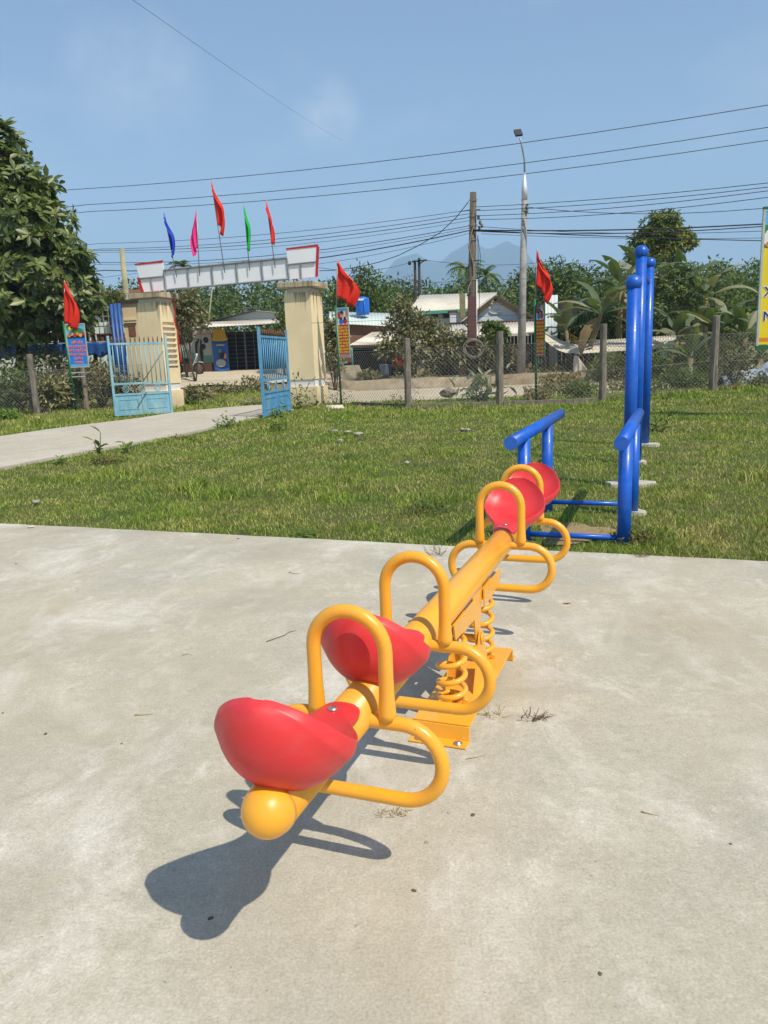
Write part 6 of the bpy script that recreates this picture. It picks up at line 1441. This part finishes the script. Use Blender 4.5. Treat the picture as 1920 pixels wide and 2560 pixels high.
bigweed('small bush of weeds at the foot of the right gate pillar', 752, 1022, None, 130, .16, 'leaf_green', 4, .55, hz=.7)
bigweed('weed clump at the foot of the bright blue gate leaf', 700, 1044, None, 80, .13, 'leaf_bright', 5, .35)
bigweed('green weed clump at the path edge before the bright blue gate leaf', 566, 1066, None, 70, .14, 'leaf_bright', 6, .32)
bigweed('reddish weed patch at the path edge, farther one', 455, 1100, None, 200, .06, 'weed_dark', 7, .42, hz=.10)
bigweed('reddish flowering weed patch at the path edge, nearer one', 262, 1156, None, 260, .05, 'weed_dark', 8, .36, hz=.12)
bigweed('upright sprouting weed with long leaves at the path edge', 248, 1134, None, 10, .20, 'leaf_bright', 9, .10, hz=1.6)
bigweed('small upright weed right of the sprouting one', 318, 1128, None, 8, .17, 'leaf_bright', 10, .08, hz=1.2)
bigweed('round-leaved weed low at the path edge on the left', 148, 1158, None, 22, .10, 'leaf_bright', 11, .18)
bigweed('bright weed clump in the lawn left of the white board', 690, 1075, None, 60, .13, 'leaf_bright', 12, .4)
bigweed('weed clump along the fence foot right of the pillar', 840, 1000, 25.2, 110, .12, 'leaf_green', 13, .7, hz=.4)
bigweed('weeds at the foot of the fence post right of the red banner', 1010, 1015, 22.9, 120, .10, 'leaf_green', 14, .9, hz=.25)
bigweed('dark reddish weed round the front right parallel bar foot', 1585, 1352, None, 170, .045, 'weed_dark', 15, .22, hz=.22)
bigweed('dark broad clump in the lawn before the far end of the seesaw', 1075, 1275, None, 150, .05, 'leaf_green', 16, .30, hz=.15)
bigweed('grassy green tuft at the slab edge left of the seesaw', 770, 1335, None, 90, .045, 'leaf_bright', 17, .16, hz=.2)
bigweed('leafy weed in the lawn right of the tallest posts', 1640, 1075, None, 50, .13, 'leaf_green', 18, .35, hz=.4)
# taller grass tussocks
def tussock(label, px, py, n, h, r, seed):
    c = G(px, py); c.z = gz(c.x, c.y) - .03; g = np.random.default_rng(seed); x = c.x + g.normal(0, r, n); y = c.y + g.normal(0, r, n)
    V_ = blades(x, y, np.full(n, c.z), h * (.5 + .7 * g.random(n)), np.full(n, .006), .8, seed); idx = (np.arange(n) * 5)[:, None]
    F_ = np.concatenate([idx + np.array([[0, 1, 2]]), idx + np.array([[0, 2, 3]]), idx + np.array([[3, 2, 4]])])
    o = stuff(link('grass_tussock', np_mesh('grass_tussock', V_.reshape(-1, 3) - np.array(c), F_, M['grass']), None, c)); tag(o, label, 'grass tussock', 'taller grass tussocks in the lawn')
tussock('tall grass tussock in the middle of the left lawn', 480, 1220, 260, .17, .16, 1)
tussock('tall grass tussock right of the first one', 560, 1235, 240, .15, .16, 2)
tussock('grass tussock in the lawn left of the seesaw end', 830, 1240, 260, .12, .22, 3)
tussock('tall grass tussock in the lawn toward the path', 320, 1180, 240, .14, .25, 4)
tussock('grass tussock beside the front right parallel bar post', 1640, 1330, 240, .10, .14, 5)
tussock('grass tussock at the right edge of the lawn', 1890, 1190, 260, .13, .2, 6)
tussock('grass tussock in the centre lawn behind the seesaw', 1130, 1130, 240, .12, .2, 7)

# ------------------------------------------------------------------ forest behind the village, palms
gF = np.random.default_rng(5); parts = []; trunks = MB()
def ftop(px): return np.interp(px, [-400, 0, 250, 450, 700, 850, 1000, 1150, 1260, 1330, 1400, 1600, 1760, 1900, 2300], [640, 660, 705, 695, 695, 698, 690, 690, 690, 684, 668, 655, 646, 636, 610])
for row, Yf in enumerate((62, 72, 82, 93, 105, 118, 132)):
    step = 3.0 + row * .35; x = -0.62 * Yf - 6
    while x < 0.70 * Yf + 6:
        x += step * gF.uniform(.7, 1.25); y = Yf + gF.uniform(-3, 3)
        px = CX + F * x / y
        zt_ = at(px, float(ftop(px)) + gF.uniform(-8, 30) + (20 if row < 2 else 0), y).z
        zb_ = gz(x, y); h = zt_ - zb_
        if h < 3: continue
        if row < 2 and 250 < px < 1250: continue          # the village stands there
        rr = gF.uniform(2.0, 3.1); bl = [((x, y, zt_ - rr * .8), (rr * .8, rr * .8, rr * .8))]
        for i in range(6):
            a = gF.uniform(0, 6.28); zz = gF.uniform(.02, .8); bl.append(((x + rr * .6 * math.cos(a), y + rr * .6 * math.sin(a), zb_ + h * zz), (rr * .6, rr * .6, rr * gF.uniform(.45, .75))))
        n = int(640 if row < 5 else 460); parts.append(crown(int(gF.integers(1e6)), n, bl, .42 + .03 * row, .5, .3, LEAF4, .4))
        trunks.tube([(x, y, zb_ - .3), (x, y, zb_ + h * .7)], [.18, .08], 5, caps=False)
V_, F_ = cat(parts); fo = stuff(link('forest', np_mesh('forest', V_, F_, M['leaf_forest']))); fo['label'] = 'dense dark green wood behind the village houses'; fo['category'] = 'forest'
to = stuff(trunks.build('forest_trunks', M['dark_bark'])); to['label'] = 'slender trunks standing in the wood behind the houses'; to['category'] = 'trunks'
def palm(label, px, py, Y, n, L, seed):
    t0 = at(px, py, Y); b = Vector((t0.x, t0.y, gz(t0.x, t0.y))); t = thing('palm_tree', label, 'palm', tuple(b), 'palms above the wood'); g = random.Random(seed)
    mb = MB(); mb.tube([b - Vector((0, 0, .2)), b.lerp(t0, .5) + Vector((.2, 0, 0)), t0], [.2, .16, .12], 7); mb.build('trunk', M['bark'], t)
    for i in range(n):
        az = i * 2.399; el = R(g.uniform(-5, 75)); p = t0.copy(); e = el; h = Vector((math.cos(az), math.sin(az), 0)); sd_ = h.cross(UPV); mb = MB(); vs = []; fs = []
        for k in range(10):
            q = p + (h * math.cos(e) + UPV * math.sin(e)) * (L / 10)
            for sg in (-1, 1):
                w = L * .30 * math.sin(math.pi * min(1, (k + 1.2) / 11)) ; a = len(vs); vs += [p, q, q + sd_ * sg * w + (q - p) * .9 - UPV * w * .5]; fs.append((a, a + 1, a + 2))
            p = q; e -= R(11)
        mb.add(vs, fs); mb.build('frond', M['leaf_forest'], t)
palm('slender palm top showing above the gateway sign', 458, 668, 92, 14, 2.2, 1)
palm('palm rising from the wood left of the utility pole', 1165, 675, 88, 14, 2.6, 2)
palm('palm rising from the wood right of the utility pole', 1215, 690, 90, 14, 2.4, 3)

# ------------------------------------------------------------------ small things on the ground
M['stone'] = mat('pale_stone', (0.33, 0.30, 0.24), 0.9, 0.2, 12, bmp=.4); M['white_board'] = mat('white_foam_board', (0.72, 0.64, 0.52), 0.8, 0.06, 6); M['twig'] = mat('dry_twig', (0.15, 0.105, 0.06), 0.9, 0.3, 30); M['straw'] = mat('straw', (0.46, 0.37, 0.20), 0.9, 0.2, 30); M['dead_leaf'] = mat('dead_leaf', (0.50, 0.40, 0.26), 0.8, 0.2, 30); M['dark_bit'] = mat('dark_bit', (0.12, 0.085, 0.055), 0.8, 0.2, 30)
def stone(label, px, py, r, seed, flatk=.55, Y=None, m_='stone', name='stone', group='stones and bits in the grass'):
    c = G(px, py) if Y is None else at(px, py, Y); g = random.Random(seed); bm = bmesh.new(); bmesh.ops.create_icosphere(bm, subdivisions=2, radius=r)
    for v in bm.verts: v.co = Vector((v.co.x * 1.35, v.co.y, v.co.z * flatk)) * (1 + g.uniform(-.16, .16))
    me = bpy.data.meshes.new(name); bm.to_mesh(me); bm.free(); me.materials.append(M[m_]); o = link(name, me, None, Vector((c.x, c.y, c.z + r * flatk * .35))); o.rotation_euler = (0, 0, g.uniform(0, 6)); o.scale = (.72,) * 3 if group == 'stones and bits in the grass' else (1, 1, 1); tag(o, label, 'stone', group)
stone('flat pale stone in the grass behind the blue banner pole', 168, 1025, .17, 1, .45)
stone('pale stone, left of a scatter in the middle lawn', 837, 1080, .085, 2); stone('pale stone, middle of a scatter in the middle lawn', 870, 1082, .09, 3); stone('grey stone, right of a scatter in the middle lawn', 897, 1087, .10, 4)
stone('small pale stone below the scatter in the middle lawn', 850, 1103, .07, 5); stone('pale stone alone in the lawn toward the seesaw end', 1017, 1158, .055, 6); stone('pale pebble in the lawn before the fence post, left of a pair', 1155, 1075, .08, 7); stone('pale pebble in the lawn before the fence post, right of a pair', 1169, 1076, .07, 8)
stone('brown flat stone on the left lawn near the slab', 90, 1257, .06, 9); stone('white pebble in the grass right of the parallel bars', 1716, 1238, .018, 10); stone('white pebble far right in the grass', 1878, 1107, .03, 11); stone('dark rough boulder behind the fence under the utility pole', 1120, 988, .28, 12, .8, 24.4, 'old_concrete')
mb = MB(); c = G(842, 1024); mb.prism([c + Vector((-.25, -.28, .04)), c + Vector((.30, -.22, .04)), c + Vector((.16, .02, .07)), c + Vector((.18, .38, .09)), c + Vector((-.34, .40, .09))], (0, 0, .025)); tag(mb.build('white_board', M['white_board'], None, c), 'broken white board lying in the grass before the red banner', 'board')
mb = MB(); c = G(100, 1040); mb.box(c + Vector((.55, .1, .05)), (1.1, .12, .07), R(8)); tag(mb.build('fallen_post', M['old_concrete'], None, c), 'short broken concrete piece lying at the foot of the leaning post', 'rubble')
def flatbit(label, px, py, l, w, m_, rot, name='dead_leaf', catg='leaf', curl=.25):
    c = G(px, py); n = 8; mb = MB()
    mb.grid(lambda u, v: c + Vector((math.cos(rot) * l * (u - .5) - math.sin(rot) * w * (v - .5) * math.sin(math.pi * min(1, max(.05, u))), math.sin(rot) * l * (u - .5) + math.cos(rot) * w * (v - .5) * math.sin(math.pi * min(1, max(.05, u))), .003 + curl * w * (2 * v - 1) ** 2 + curl * w * .5 * math.sin(3 * u))), n, 4)
    tag(solid(mb.build(name, M[m_], None, c), .0015), label, catg, 'litter on the slab')
def twig(label, pts, r, m_='twig'):
    q = [G(x, y, .004) for x, y in pts]; mb = MB(); mb.tube(q, [r] + [r * .8] * (len(q) - 2) + [r * .4], 5); tag(mb.build('twig', M[m_], None, q[0]), label, 'twig', 'litter on the slab')
flatbit('pale dead leaf on the slab right of the far seats', 1418, 1510, .045, .028, 'dead_leaf', .1); flatbit('white scrap on the slab near the lawn at far left', 78, 1320, .07, .035, 'white_board', .2, 'scrap', 'scrap')
twig('curved dark twig on the slab left of the second grip', [(666, 1604), (690, 1595), (712, 1588), (722, 1580), (740, 1576)], .0022); twig('short straw on the slab left of the front seat', [(337, 1787), (360, 1786), (382, 1784)], .003, 'straw'); twig('thin straw curl on the slab left of the seesaw', [(455, 1637), (470, 1634), (482, 1638)], .002, 'straw')
twig('thin stalk on the slab near the lawn, left of the seesaw', [(722, 1430), (735, 1434), (752, 1433)], .002); twig('pale thin straw on the slab right of the base plate', [(1603, 2028), (1622, 2033), (1650, 2038)], .002, 'straw'); twig('straw lying beside the base plate corner', [(1165, 1897), (1190, 1892), (1215, 1887)], .0016, 'straw')
for k, (px, py, r_, m_, lab) in enumerate(((114, 1835, .011, 'dark_bit', 'dark brown pod on the left of the slab'), (281, 1651, .009, 'straw', 'tiny straw-coloured bit on the left of the slab'), (1122, 2032, .008, 'stone', 'pale snail-like pebble right of the footrest'), (1182, 2038, .010, 'dark_bit', 'dark bit right of the pale pebble'), (1066, 2107, .009, 'stone', 'pale pebble right of the long shadow'), (1035, 2227, .009, 'dark_bit', 'dark bit lower right of the long shadow'), (527, 2296, .010, 'dark_bit', 'dark bit inside the round end of the shadow'), (304, 1860, .006, 'dark_bit', 'small brown bit left of the front seat'), (892, 2314, .008, 'stone', 'pale pebble on the lower slab'), (7, 1783, .007, 'dark_bit', 'black bit at the left edge of the slab'), (595, 1347, .014, 'dark_bit', 'brown bit on the slab near the lawn edge'), (1500, 2435, .008, 'dark_bit', 'grey pebble at the bottom of the slab'), (1826, 2110, .006, 'dark_bit', 'dark crumb at the right of the slab'), (40, 1410, .012, 'dark_bit', 'brown crumb at the upper left of the slab'))):
    stone(lab, px, py, r_ * .62, 50 + k, .5, None, m_, 'pebble' if m_ == 'stone' else 'litter_bit', 'bits on the slab')
# fine grit and dry crumbs too small to tell apart
n = 5200; gg = np.random.default_rng(9); px = gg.uniform(0, 1920, n); py = 1400 + 1160 * gg.random(n) ** .8; P = []
for a, b in zip(px, py): 
    q = G(float(a), float(b), .0008); P.append((q.x, q.y, q.z))
P = np.array(P); keep = ((P[:, 0] - E0.x) * en.x + (P[:, 1] - E0.y) * en.y) > .05; keep &= gg.random(len(P)) < np.clip((vnoise(P[:, 0], P[:, 1], 1.8, 41) - .45) * 2.2, 0.05, 1); P = P[keep]; n = len(P); d = gg.standard_normal((n, 3)); d[:, 2] = np.abs(d[:, 2]) * .15
V_, F_ = leaves(P, d, np.array([0, 0, 1.]) + gg.standard_normal((n, 3)) * .3, .002 + .006 * gg.random(n) ** 3, .0012 + .0018 * gg.random(n)); M['grit'] = leaf_mat('grit', (0.17, 0.14, 0.09), (0.34, 0.28, 0.18), (0.66, 0.61, 0.52), 0.0, .9, 3, .2)
go = stuff(link('slab_grit', np_mesh('slab_grit', V_, F_, M['grit']))); go['label'] = 'fine grit and dry crumbs scattered over the concrete slab'; go['category'] = 'grit'
# wiry dry weed creeping out of a crack
def dryweed(label, px, py, n, L, seed):
    c = G(px, py); g = random.Random(seed); mb = MB()
    for i in range(n):
        a = g.uniform(0, 6.28); p = c + Vector((g.uniform(-.05, .05), g.uniform(-.02, .02), .002)); pts = [p]; e = g.uniform(.1, 1.1)
        for k in range(4): p = p + Vector((math.cos(a) * math.cos(e), math.sin(a) * math.cos(e) * .7, math.sin(e))) * (L / 4); a += g.uniform(-.7, .7); e += g.uniform(-.5, .4); p.z = max(.002, p.z); pts.append(p)
        mb.tube(pts, [.0014] * 4 + [.0006], 4, caps=False)
    o = mb.build('dry_weed', M['twig' if seed % 2 else 'straw'], None, c); tag(o, label, 'weed', 'dry weeds on the slab')
dryweed('wiry dry weed lying on the slab right of the base plate', 1335, 1800, 26, .05, 1); dryweed('short dry sprig between the base plate and the wiry weed', 1225, 1790, 14, .05, 2); dryweed('dry sprig at the slab edge below the parallel bars', 1610, 1392, 18, .09, 3); dryweed('dry stalks on the slab edge left of the far seats', 1085, 1388, 18, .09, 5); dryweed('dry tuft on the slab right of the long shadow', 985, 2035, 22, .03, 4)

# ------------------------------------------------------------------ haze: the air itself
mb = MB(); mb.box((0, 2600, 384), (13000, 6100, 778)); hz_ = mb.build('haze', M['stone']); hz_['kind'] = 'stuff'; hz_['label'] = 'pale warm-season haze filling the air'; hz_['category'] = 'haze'
hm = bpy.data.materials.new('haze'); hm.use_nodes = True; hn = hm.node_tree; hn.nodes.clear(); ho_ = hn.nodes.new('ShaderNodeOutputMaterial'); pv = hn.nodes.new('ShaderNodeVolumePrincipled')
pv.inputs['Color'].default_value = (0.50, 0.73, 1.0, 1); pv.inputs['Density'].default_value = 0.00034; pv.inputs['Anisotropy'].default_value = 0.0
hn.links.new(pv.outputs[0], ho_.inputs['Volume']); hz_.data.materials.clear(); hz_.data.materials.append(hm)

for o in bpy.data.objects:
    if '_base' in o.keys(): del o['_base']
